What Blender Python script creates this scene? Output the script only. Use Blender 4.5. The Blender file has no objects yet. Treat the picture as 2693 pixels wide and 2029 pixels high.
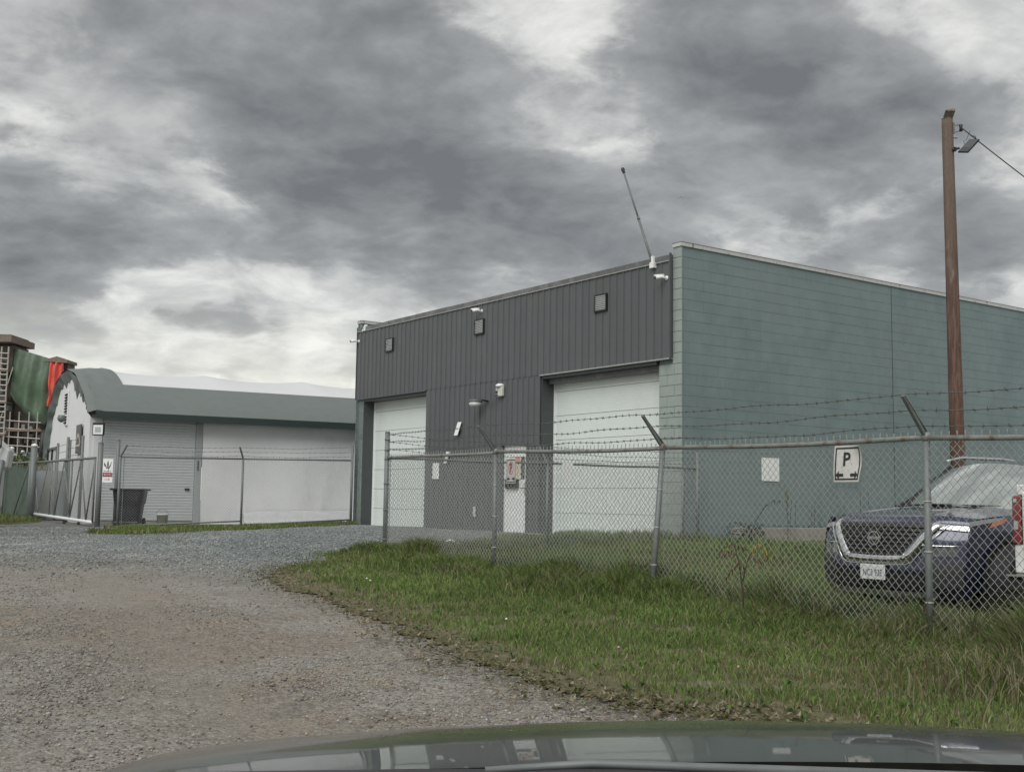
import bpy, bmesh, math, random
import numpy as np
from mathutils import Vector, Matrix

rnd = random.Random(7)
rng = np.random.default_rng(11)
SC = bpy.context.scene
COL = SC.collection

# ------------------------------------------------------------------ camera
PITCH, ROLL, FPX, EYE = 0.10054, 0.01428, 3051.8, 1.25
cam_data = bpy.data.cameras.new("camera")
cam_data.sensor_fit = 'HORIZONTAL'
cam_data.sensor_width = 36.0
cam_data.lens = FPX / 2693.0 * 36.0
cam_data.clip_start = 0.05
cam_data.clip_end = 3000.0
cam = bpy.data.objects.new("camera", cam_data)
COL.objects.link(cam)
_f = Vector((0, math.cos(PITCH), math.sin(PITCH)))
_u = Vector((0, -math.sin(PITCH), math.cos(PITCH)))
_r = Vector((1, 0, 0))
_R = _r * math.cos(ROLL) + _u * math.sin(ROLL)
_U = _u * math.cos(ROLL) - _r * math.sin(ROLL)
cam.matrix_world = Matrix(((_R.x, _U.x, -_f.x, 0), (_R.y, _U.y, -_f.y, 0), (_R.z, _U.z, -_f.z, EYE), (0, 0, 0, 1)))
SC.camera = cam

# ------------------------------------------------------------------ exposure
SC.view_settings.view_transform = 'Standard'
SC.view_settings.look = 'None'
SC.view_settings.gamma = 1.0
SC.view_settings.use_curve_mapping = False
SC.view_settings.exposure = EXPO = 0.60

# ------------------------------------------------------------------ sun and cloudy sky
SUN_AZ, SUN_EL = math.radians(203), math.radians(46)          # compass azimuth from +Y, clockwise
sun_data = bpy.data.lights.new("sun", 'SUN')
sun_data.energy = 1.5
sun_data.angle = math.radians(45)
sun_data.color = (1.0, 0.985, 0.95)
sun = bpy.data.objects.new("sun", sun_data)
COL.objects.link(sun)
_sd = Vector((math.sin(SUN_AZ) * math.cos(SUN_EL), math.cos(SUN_AZ) * math.cos(SUN_EL), math.sin(SUN_EL)))
sun.rotation_euler = (-_sd).to_track_quat('-Z', 'Y').to_euler()

world = bpy.data.worlds.new("World")
SC.world = world
world.use_nodes = True
wt = world.node_tree
wt.nodes.clear()
def WN(kind, **kw):
    n = wt.nodes.new(kind)
    for k, v in kw.items():
        setattr(n, k, v)
    return n
def wl(a, b): wt.links.new(a, b)
def wmath(op, a, b=None, c=None, clamp=False):
    n = WN('ShaderNodeMath', operation=op, use_clamp=clamp)
    for i, q in enumerate((a, b, c)):
        if q is None: continue
        if isinstance(q, (int, float)): n.inputs[i].default_value = q
        else: wl(q, n.inputs[i])
    return n.outputs[0]
def wsmooth(v, lo, hi):
    n = WN('ShaderNodeMapRange', interpolation_type='SMOOTHSTEP')
    wl(v, n.inputs[0]); n.inputs[1].default_value = lo; n.inputs[2].default_value = hi
    return n.outputs[0]
tc = WN('ShaderNodeTexCoord')
nrm = WN('ShaderNodeVectorMath', operation='NORMALIZE'); wl(tc.outputs['Generated'], nrm.inputs[0])
sep = WN('ShaderNodeSeparateXYZ'); wl(nrm.outputs[0], sep.inputs[0])
dz = wmath('MAXIMUM', sep.outputs[2], 0.0)
den = wmath('ADD', dz, 0.30)
cu = wmath('DIVIDE', sep.outputs[0], den)
cv = wmath('DIVIDE', sep.outputs[1], den)
# the cloud sheet is drawn out along the wind, which crosses the view from right to left
ang = math.radians(-9)
ru = wmath('ADD', wmath('MULTIPLY', cu, math.cos(ang)), wmath('MULTIPLY', cv, -math.sin(ang)))
rv = wmath('ADD', wmath('MULTIPLY', cu, math.sin(ang)), wmath('MULTIPLY', cv, math.cos(ang)))
cp = WN('ShaderNodeCombineXYZ'); wl(wmath('MULTIPLY', ru, 0.9), cp.inputs[0]); wl(rv, cp.inputs[1]); cp.inputs[2].default_value = 3.7
def wnoise(scale, detail, rough, dist, off=0.0):
    n = WN('ShaderNodeTexNoise', noise_dimensions='3D')
    n.inputs['Scale'].default_value = scale; n.inputs['Detail'].default_value = detail
    n.inputs['Roughness'].default_value = rough; n.inputs['Distortion'].default_value = dist
    if off:
        a = WN('ShaderNodeVectorMath', operation='ADD'); wl(cp.outputs[0], a.inputs[0]); a.inputs[1].default_value = (off, off * .7, off * 1.3)
        wl(a.outputs[0], n.inputs['Vector'])
    else:
        wl(cp.outputs[0], n.inputs['Vector'])
    return n.outputs['Fac']
n_big = wnoise(2.2, 3.0, 0.5, 0.25, 1.3)
n_mid = wnoise(3.9, 10.0, 0.54, 0.30, 5.1)
n_fine = wnoise(14.0, 10.0, 0.62, 0.25, 9.7)
n_lump = wnoise(7.5, 9.0, 0.56, 0.35, 14.2)
n_up = wnoise(6.5, 10.0, 0.60, 0.35, 21.0)
# photographed cloud masses: (azimuth deg right of view, elevation deg, half-width deg, weight)
MASSES = [(-19, 18.5, 6.5, .11), (-11, 20.5, 6.5, .13), (-8.8, 14.6, 3.2, .15), (-4.5, 18.0, 5, .11), (-1, 14.2, 4, .12), (3, 13.4, 3.5, .10), (11, 21.0, 5, .16), (14.5, 18.5, 3.6, .11), (9, 15.6, 3.5, .08), (19.5, 18.0, 2.8, .13), (15, 15.5, 2.5, .06), (22, 12.5, 3, .05),
          (-23, 12.4, 3.0, .15), (-18.5, 12.0, 2.6, .13), (-14.5, 12.0, 2.2, .12), (-11, 11.8, 1.8, .09), (-23.5, 10.2, 2.0, .12), (-3.5, 11.8, 1.8, .12), (-6.8, 12.4, 1.6, .10),
          (-17.0, 8.5, 1.0, .14), (-15.2, 8.4, 1.1, .16), (-13.3, 8.5, 1.0, .15), (-11.5, 8.7, .9, .11), (-21, 7.6, 1.5, .07), (-12, 6.4, 1.2, .06),
          (2.6, 23.8, 2.2, -.13), (5.2, 19.0, 1.8, -.06), (-21, 14.8, 1.8, -.10), (-16.0, 14.6, 1.8, -.08), (-13.5, 13.8, 1.2, -.07), (-18.6, 9.6, 1.3, -.18), (-16.6, 10.1, 1.2, -.20), (-14.6, 10.3, 1.2, -.22), (-11.6, 10.1, 1.2, -.22), (-9.0, 9.4, 1.3, -.22), (-18, 7.0, 1.4, -.14), (-15, 6.8, 1.4, -.14), (-12, 6.8, 1.4, -.12), (-9.5, 7.2, 1.4, -.14), (-6.0, 15.6, 1.3, -.07), (17, 12.8, 3.0, -.06), (22.5, 15.0, 2.0, -.07), (22.5, 21, 1.8, -.10), (-23.8, 23, 2.5, -.09)]
acc = None
for az, el, s, w in MASSES:
    a, e = math.radians(az), math.radians(el)
    d = (math.sin(a) * math.cos(e), math.cos(a) * math.cos(e), math.sin(e))
    vm = WN('ShaderNodeVectorMath', operation='DOT_PRODUCT'); wl(nrm.outputs[0], vm.inputs[0]); vm.inputs[1].default_value = d
    k = 1.0 / (1.0 - math.cos(math.radians(s)))
    g = wmath('EXPONENT', wmath('MULTIPLY', wmath('SUBTRACT', vm.outputs['Value'], 1.0), k))
    g = wmath('MULTIPLY', g, w)
    acc = g if acc is None else wmath('ADD', acc, g)
def wramp(v, stops):
    r = WN('ShaderNodeValToRGB'); wl(v, r.inputs[0]); e_ = r.color_ramp.elements
    e_[0].position, e_[0].color = stops[0][0], (*stops[0][1], 1)
    e_[1].position, e_[1].color = stops[-1][0], (*stops[-1][1], 1)
    for pos, c in stops[1:-1]:
        q = e_.new(pos); q.color = (*c, 1)
    return r.outputs[0]
def wmix(f, c1, c2):
    x = WN('ShaderNodeMix', data_type='RGBA'); wl(f, x.inputs[0])
    for i, c in ((6, c1), (7, c2)):
        if isinstance(c, tuple): x.inputs[i].default_value = (*c, 1)
        else: wl(c, x.inputs[i])
    return x.outputs[2]
dens = wmath('ADD', wmath('MULTIPLY', n_big, 0.34), wmath('MULTIPLY', n_mid, 0.72))
dens = wmath('ADD', dens, wmath('MULTIPLY', n_fine, 0.24))
dens = wmath('SUBTRACT', wmath('ADD', dens, acc), .015)                                  # about .63 on average
# bright high overcast sheet
upper = wramp(wmath('ADD', wmath('MULTIPLY', n_up, .8), wmath('MULTIPLY', acc, .35)), [(.24, (.60, .60, .57)), (.40, (.42, .424, .41)), (.58, (.27, .275, .272))])
# darker ragged clouds below it: thicker is darker, lumps catch light
thick = wmath('ADD', dens, wmath('MULTIPLY', wmath('SUBTRACT', n_lump, .5), .62))
lower = wramp(thick, [(.50, (.37, .373, .362)), (.64, (.258, .262, .26)), (.80, (.178, .182, .181)), (.98, (.112, .116, .117))])
cloud = wmix(wsmooth(dens, 0.565, 0.70), upper, lower)
# pale haze towards the horizon
hzf = wmath('MULTIPLY', wmath('SUBTRACT', 1.0, wsmooth(wmath('SUBTRACT', sep.outputs[2], wmath('MULTIPLY', wmath('SUBTRACT', n_lump, .5), .10)), 0.035, 0.175)), 0.78)
hz_col = wmix(hzf, cloud, (.76, .745, .655))

sky = WN('ShaderNodeTexSky', sky_type='NISHITA')
sky.sun_disc = False
sky.sun_elevation = SUN_EL
sky.sun_rotation = SUN_AZ
bg_sky = WN('ShaderNodeBackground'); wl(sky.outputs[0], bg_sky.inputs[0]); bg_sky.inputs[1].default_value = 0.10
bg_cl = WN('ShaderNodeBackground'); wl(hz_col, bg_cl.inputs[0]); bg_cl.inputs[1].default_value = 1.0
mx = WN('ShaderNodeMixShader'); mx.inputs[0].default_value = 0.95
wl(bg_sky.outputs[0], mx.inputs[1]); wl(bg_cl.outputs[0], mx.inputs[2])
wo = WN('ShaderNodeOutputWorld'); wl(mx.outputs[0], wo.inputs[0])

# ------------------------------------------------------------------ helpers
def tag(o, label=None, cat=None, group=None, kind=None):
    if label: o["label"] = label
    if cat: o["category"] = cat
    if group: o["group"] = group
    if kind: o["kind"] = kind
    return o

def thing(name, label, cat, loc=(0, 0, 0), rz=0.0, group=None):
    o = bpy.data.objects.new(name, None)
    o.empty_display_size = 0.2
    COL.objects.link(o)
    o.location = loc
    o.rotation_euler = (0, 0, rz)
    return tag(o, label, cat, group)

def link_mesh(name, me, material=None, parent=None):
    o = bpy.data.objects.new(name, me)
    COL.objects.link(o)
    if material is not None and not me.materials:
        me.materials.append(material)
    if parent is not None:
        o.parent = parent
    return o

class MB:
    def __init__(s): s.v = []; s.f = []
    def add(s, vs, fs):
        b = len(s.v); s.v += [tuple(q) for q in vs]; s.f += [tuple(i + b for i in q) for q in fs]; return s
    def box(s, x0, x1, y0, y1, z0, z1):
        v = [(x, y, z) for z in (z0, z1) for y in (y0, y1) for x in (x0, x1)]
        return s.add(v, [(0, 2, 3, 1), (4, 5, 7, 6), (0, 1, 5, 4), (2, 6, 7, 3), (0, 4, 6, 2), (1, 3, 7, 5)])
    def bar(s, a, b, w, h, up=(0, 0, 1)):
        a, b = Vector(a), Vector(b); d = (b - a).normalized(); up = Vector(up)
        if abs(d.dot(up)) > .98: up = Vector((1, 0, 0))
        x = d.cross(up).normalized() * (w / 2); y = x.cross(d).normalized() * (h / 2)
        v = [p + x * i + y * j for p in (a, b) for i, j in ((-1, -1), (1, -1), (1, 1), (-1, 1))]
        return s.add(v, [(0, 3, 2, 1), (4, 5, 6, 7), (0, 1, 5, 4), (1, 2, 6, 5), (2, 3, 7, 6), (3, 0, 4, 7)])
    def tube(s, pts, r, n=6, cap=True):
        pts = [Vector(p) for p in pts]; m = len(pts)
        rs = r if isinstance(r, (list, tuple)) else [r] * m
        vs, fs = [], []
        ref = Vector((0, 0, 1))
        d0 = (pts[-1] - pts[0])
        if d0.length < 1e-6 or abs(d0.normalized().z) > .9: ref = Vector((1, 0, 0))
        for i, p in enumerate(pts):
            d = (pts[min(i + 1, m - 1)] - pts[max(i - 1, 0)]).normalized()
            x = d.cross(ref)
            if x.length < 1e-4: x = d.cross(Vector((0, 1, 0)))
            x.normalize(); y = x.cross(d)
            for k in range(n):
                t = 2 * math.pi * k / n
                vs.append(p + (x * math.cos(t) + y * math.sin(t)) * rs[i])
        for i in range(m - 1):
            for k in range(n):
                k2 = (k + 1) % n
                fs.append((i * n + k, i * n + k2, (i + 1) * n + k2, (i + 1) * n + k))
        if cap:
            fs.append(tuple(reversed(range(n)))); fs.append(tuple((m - 1) * n + k for k in range(n)))
        return s.add(vs, fs)
    def lathe(s, prof, c=(0, 0, 0), n=24, axis='z', caps=True):
        vs, fs = [], []
        for (r, h) in prof:
            for k in range(n):
                t = 2 * math.pi * k / n
                a, b = r * math.cos(t), r * math.sin(t)
                p = {'z': (a, b, h), 'y': (a, h, b), 'x': (h, a, b)}[axis]
                vs.append((p[0] + c[0], p[1] + c[1], p[2] + c[2]))
        for i in range(len(prof) - 1):
            for k in range(n):
                k2 = (k + 1) % n
                fs.append((i * n + k, i * n + k2, (i + 1) * n + k2, (i + 1) * n + k))
        if caps: fs.append(tuple(reversed(range(n)))); fs.append(tuple((len(prof) - 1) * n + k for k in range(n)))
        return s.add(vs, fs)
    def grid(s, nu, nv, fn, flip=False, keep=None):
        vs = [fn(i / nu, j / nv) for j in range(nv + 1) for i in range(nu + 1)]
        fs = []
        for j in range(nv):
            for i in range(nu):
                a = j * (nu + 1) + i
                q = (a, a + 1, a + nu + 2, a + nu + 1)
                if keep and not keep([vs[k] for k in q]): continue
                fs.append(tuple(reversed(q)) if flip else q)
        return s.add(vs, fs)
    def poly(s, pts, thick):
        """extrude a planar polygon along its own normal by thick"""
        pts = [Vector(p) for p in pts]; n = len(pts)
        nr = Vector((0, 0, 0))
        for i in range(n): nr += (pts[i] - pts[0]).cross(pts[(i + 1) % n] - pts[0])
        nr.normalize()
        v = pts + [p + nr * thick for p in pts]
        f = [tuple(reversed(range(n))), tuple(range(n, 2 * n))] + [(i, (i + 1) % n, n + (i + 1) % n, n + i) for i in range(n)]
        return s.add(v, f)
    def mesh(s, name, smooth=False, bevel=0.0, fixn=False):
        me = bpy.data.meshes.new(name)
        me.from_pydata([tuple(p) for p in s.v], [], s.f)
        if bevel or fixn:
            bm = bmesh.new(); bm.from_mesh(me)
            if fixn: bmesh.ops.recalc_face_normals(bm, faces=bm.faces)
            if bevel:
                bmesh.ops.remove_doubles(bm, verts=bm.verts, dist=1e-5)
                es = [e for e in bm.edges if len(e.link_faces) == 2 and e.calc_face_angle(0) > .6]
                bmesh.ops.bevel(bm, geom=es, offset=bevel, segments=1, profile=.5, affect='EDGES')
            bm.to_mesh(me); bm.free()
        if smooth:
            me.polygons.foreach_set('use_smooth', [True] * len(me.polygons))
        me.update()
        return me
    def build(s, name, material, parent=None, smooth=False, bevel=0.0, fixn=False):
        return link_mesh(name, s.mesh(name, smooth, bevel, fixn), material, parent)

def np_mesh(name, V, T, col=None, smooth=False):
    me = bpy.data.meshes.new(name)
    V = np.ascontiguousarray(V, dtype=np.float32); T = np.ascontiguousarray(T, dtype=np.int32)
    me.vertices.add(len(V)); me.vertices.foreach_set('co', V.ravel())
    me.loops.add(T.size); me.loops.foreach_set('vertex_index', T.ravel())
    me.polygons.add(len(T))
    me.polygons.foreach_set('loop_start', np.arange(0, T.size, 3, dtype=np.int32))
    if smooth: me.polygons.foreach_set('use_smooth', np.ones(len(T), dtype=bool))
    if col is not None:
        a = me.color_attributes.new('col', 'FLOAT_COLOR', 'POINT')
        c = np.ones((len(V), 4), dtype=np.float32); c[:, :3] = col
        a.data.foreach_set('color', c.ravel())
    me.update(calc_edges=True)
    return me

def text_mesh(body, size, material_name=None, bold=False):
    cu_ = bpy.data.curves.new("lettering", 'FONT')
    cu_.body = body; cu_.size = size; cu_.align_x = 'CENTER'; cu_.align_y = 'CENTER'; cu_.resolution_u = 4
    cu_.extrude = 0.0008
    if bold: cu_.offset = size * .02
    ob = bpy.data.objects.new("lettering", cu_)
    COL.objects.link(ob)
    bpy.context.view_layer.update()
    me = bpy.data.meshes.new_from_object(ob.evaluated_get(bpy.context.evaluated_depsgraph_get()))
    bpy.data.objects.remove(ob); bpy.data.curves.remove(cu_)
    me.materials.clear()
    return me

# ------------------------------------------------------------------ materials
def mat(name, col, rough=.6, metal=0.0, var=.12, vs=2.0, col2=None, m2=(.45, .62), stretch=(1, 1, 1), bump=0.0, bs=60.0, spec=.5, coat=0.0, rnd_obj=0.0, dirt=None, attr=False, trans=0.0):
    m = bpy.data.materials.new(name)
    m.use_nodes = True
    t = m.node_tree; N = t.nodes; L = t.links
    b = N['Principled BSDF']
    b.inputs['Roughness'].default_value = rough
    b.inputs['Metallic'].default_value = metal
    b.inputs['Specular IOR Level'].default_value = spec
    b.inputs['Coat Weight'].default_value = coat
    b.inputs['Coat Roughness'].default_value = 0.03
    geo = N.new('ShaderNodeNewGeometry')
    mp = N.new('ShaderNodeMapping'); mp.inputs['Scale'].default_value = stretch
    L.new(geo.outputs['Position'], mp.inputs['Vector'])
    def noise(scale, detail=6, rough_=.6):
        n = N.new('ShaderNodeTexNoise'); n.inputs['Scale'].default_value = scale; n.inputs['Detail'].default_value = detail; n.inputs['Roughness'].default_value = rough_
        L.new(mp.outputs[0], n.inputs['Vector']); return n
    if attr:
        at = N.new('ShaderNodeAttribute'); at.attribute_name = 'col'; cur = at.outputs['Color']
    else:
        rgb = N.new('ShaderNodeRGB'); rgb.outputs[0].default_value = (*col, 1); cur = rgb.outputs[0]
    if col2 is not None:
        n = noise(vs); mr = N.new('ShaderNodeMapRange'); mr.interpolation_type = 'SMOOTHSTEP'
        mr.inputs[1].default_value, mr.inputs[2].default_value = m2
        L.new(n.outputs['Fac'], mr.inputs[0])
        x = N.new('ShaderNodeMix'); x.data_type = 'RGBA'; L.new(mr.outputs[0], x.inputs[0]); L.new(cur, x.inputs[6]); x.inputs[7].default_value = (*col2, 1)
        cur = x.outputs[2]
    if dirt is not None:                     # (colour, noise scale, lo, hi, stretch z) streaky grime with a shape of its own
        dc, ds, lo, hi, sz = dirt
        mp2 = N.new('ShaderNodeMapping'); mp2.inputs['Scale'].default_value = (1, 1, sz); L.new(geo.outputs['Position'], mp2.inputs['Vector'])
        n = N.new('ShaderNodeTexNoise'); n.inputs['Scale'].default_value = ds; n.inputs['Detail'].default_value = 8; n.inputs['Roughness'].default_value = .68
        L.new(mp2.outputs[0], n.inputs['Vector'])
        mr = N.new('ShaderNodeMapRange'); mr.inputs[1].default_value = lo; mr.inputs[2].default_value = hi; L.new(n.outputs['Fac'], mr.inputs[0])
        x = N.new('ShaderNodeMix'); x.data_type = 'RGBA'; L.new(mr.outputs[0], x.inputs[0]); L.new(cur, x.inputs[6]); x.inputs[7].default_value = (*dc, 1)
        cur = x.outputs[2]
    if var:
        n = noise(vs * 3.1); mr = N.new('ShaderNodeMapRange'); mr.inputs[1].default_value = .25; mr.inputs[2].default_value = .75
        mr.inputs[3].default_value = 1 - var; mr.inputs[4].default_value = 1 + var
        L.new(n.outputs['Fac'], mr.inputs[0])
        x = N.new('ShaderNodeVectorMath'); x.operation = 'SCALE'; L.new(cur, x.inputs[0]); L.new(mr.outputs[0], x.inputs['Scale']); cur = x.outputs[0]
    if rnd_obj:
        oi = N.new('ShaderNodeObjectInfo'); mr = N.new('ShaderNodeMapRange'); mr.inputs[3].default_value = 1 - rnd_obj; mr.inputs[4].default_value = 1 + rnd_obj
        L.new(oi.outputs['Random'], mr.inputs[0])
        x = N.new('ShaderNodeVectorMath'); x.operation = 'SCALE'; L.new(cur, x.inputs[0]); L.new(mr.outputs[0], x.inputs['Scale']); cur = x.outputs[0]
    L.new(cur, b.inputs['Base Color'])
    if bump:
        n = noise(bs, 8, .65); bp = N.new('ShaderNodeBump'); bp.inputs['Strength'].default_value = bump; bp.inputs['Distance'].default_value = .01
        L.new(n.outputs['Fac'], bp.inputs['Height']); L.new(bp.outputs[0], b.inputs['Normal'])
    if trans:
        out = N['Material Output']; tr = N.new('ShaderNodeBsdfTranslucent'); L.new(cur, tr.inputs[0])
        ms = N.new('ShaderNodeMixShader'); ms.inputs[0].default_value = trans
        L.new(b.outputs[0], ms.inputs[1]); L.new(tr.outputs[0], ms.inputs[2]); L.new(ms.outputs[0], out.inputs[0])
    return m

M = {}
M['block_teal'] = mat('teal_block_paint', (.186, .244, .248), .62, var=.08, vs=.9, dirt=((.138, .195, .199), .75, .46, .74, .6), bump=.25, bs=120)
M['block_gray'] = mat('grey_green_block_paint', (.30, .345, .325), .62, var=.08, vs=1.5, dirt=((.22, .27, .26), 2.2, .5, .75, .3), bump=.25, bs=120)
M['mortar'] = mat('painted_joint', (.162, .216, .219), .8, var=.1)
M['clad'] = mat('charcoal_metal_cladding', (.098, .106, .111), .42, metal=.0, var=.05, vs=.8, rnd_obj=.035, spec=.4, dirt=((.115, .122, .126), 1.4, .55, .8, .25))
M['clad_trim'] = mat('charcoal_trim', (.085, .093, .098), .4, var=.08)
M['strip'] = mat('weathered_light_strip', (.36, .36, .35), .5, var=.2, vs=4)
M['flash'] = mat('dark_flashing', (.11, .115, .115), .45, var=.2, vs=3, col2=(.16, .165, .165))
M['coping'] = mat('peeling_coping_paint', (.50, .51, .50), .6, var=.15, vs=6, dirt=((.16, .07, .06), 4.5, .58, .66, .6))
M['roof'] = mat('roof_membrane', (.18, .18, .18), .9)
M['door_white'] = mat('white_overhead_door_paint', (.70, .755, .735), .45, var=.025, vs=1.0, dirt=((.63, .66, .64), 1.2, .55, .85, .25))
M['door_dark'] = mat('dark_jamb_paint', (.060, .070, .072), .5, var=.06)  # even dark finish of the door jambs and heads
M['white'] = mat('white_paint', (.80, .81, .81), .4, var=.03)
M['paper'] = mat('white_paper', (.82, .84, .83), .7, var=.02)
M['black'] = mat('black_plastic', (.018, .018, .02), .5, var=.1)
M['black_metal'] = mat('black_metal', (.02, .022, .024), .4, metal=.3, var=.1)
M['glass_dark'] = mat('dark_glass', (.015, .018, .02), .06, var=0, spec=.6)
M['galv'] = mat('galvanised_steel', (.170, .186, .183), .6, metal=.3, var=.2, vs=9)
M['galv_rust'] = mat('galvanised_steel_with_rust', (.25, .26, .25), .6, metal=.25, var=.2, vs=9, col2=(.165, .128, .10), m2=(.50, .66))
M['wire'] = mat('galvanised_wire', (.40, .42, .40), .55, metal=.25, var=.2, vs=20)
M['barb'] = mat('weathered_barbed_wire', (.14, .145, .14), .6, metal=.4, var=.2, vs=20)
M['concrete'] = mat('concrete', (.29, .27, .24), .9, var=.2, vs=3, bump=.4, bs=40, dirt=((.17, .165, .14), 3, .5, .7, 1))
M['chrome'] = mat('chrome', (.72, .73, .74), .12, metal=1.0, var=.04)
M['silver'] = mat('silver_trim', (.55, .56, .57), .25, metal=.8, var=.05)
M['ink'] = mat('black_print', (.02, .02, .022), .6, var=0)
M['red_ink'] = mat('red_print', (.50, .10, .09), .6, var=0)

# ------------------------------------------------------------------ terrain
def sm(t):
    t = np.clip(t, 0, 1); return t * t * (3 - 2 * t)
def zt(x, y):
    x = np.asarray(x, float); y = np.asarray(y, float)
    b = np.interp(y, [-50, 3, 6, 9.4, 12.2, 15.1, 18, 22, 25, 60], [0, 0, .08, .18, .26, .33, .42, .56, .59, .6])
    b = b - .05 * np.clip(x - 2.5, 0, 4) * (1 - sm((y - 15) / 6)) * sm((y - 5) / 4)
    b = b - .13 * sm((-4 - x) / 5) * sm((y - 16) / 6)
    return b
def zf(x, y): return float(zt(x, y))
def zroad(x, y):
    return zt(x, y) + .012 * np.sin(np.asarray(x) * 1.7 + 1.1 * np.sin(np.asarray(y) * .6)) * np.sin(np.asarray(y) * 1.3)

def axis_coords(lo, hi, step, far, n):
    core = np.arange(lo, hi + 1e-6, step)
    g = (np.geomspace(1, 1 + far, n) - 1)[1:]
    return np.concatenate([(lo - g)[::-1], core, hi + g])
gx = axis_coords(-26, 16, .35, 700, 24); gy = axis_coords(-6, 46, .35, 900, 24)
GX, GY = np.meshgrid(gx, gy)
LANE_EDGE = np.array([(9, 3.2), (4.5, 5.0), (2.59, 5.6), (1.46, 6.3), (.5, 6.96), (-.22, 8.08), (-.86, 9.64), (-1.82, 11.78), (-2.98, 14.4), (-5.5, 18.5), (-9.5, 22.5), (-20, 26)])
def lane_dist(x, y):
    x = np.asarray(x, float); y = np.asarray(y, float); best = np.full(x.shape, 1e9)
    for (x1, y1), (x2, y2) in zip(LANE_EDGE[:-1], LANE_EDGE[1:]):
        dx, dy = x2 - x1, y2 - y1; t = np.clip(((x - x1) * dx + (y - y1) * dy) / (dx * dx + dy * dy), 0, 1)
        best = np.minimum(best, np.hypot(x - x1 - t * dx, y - y1 - t * dy))
    return best
def tracks(x, y):
    d = lane_dist(x, y); return np.clip(np.exp(-((d - 1.9) / .42) ** 2) + np.exp(-((d - 3.6) / .5) ** 2) + .8 * np.exp(-((d - 5.6) / .5) ** 2), 0, 1)
GZ = zroad(np.clip(GX, -40, 40), np.clip(GY, -40, 60)) - .02 * tracks(np.clip(GX, -40, 40), np.clip(GY, -40, 60))
V = np.stack([GX, GY, GZ], -1).reshape(-1, 3)
nx = len(gx)
ii, jj = np.meshgrid(np.arange(nx - 1), np.arange(len(gy) - 1))
a = (jj * nx + ii).ravel()
T = np.concatenate([np.stack([a, a + 1, a + nx + 1], 1), np.stack([a, a + nx + 1, a + nx], 1)])

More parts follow.
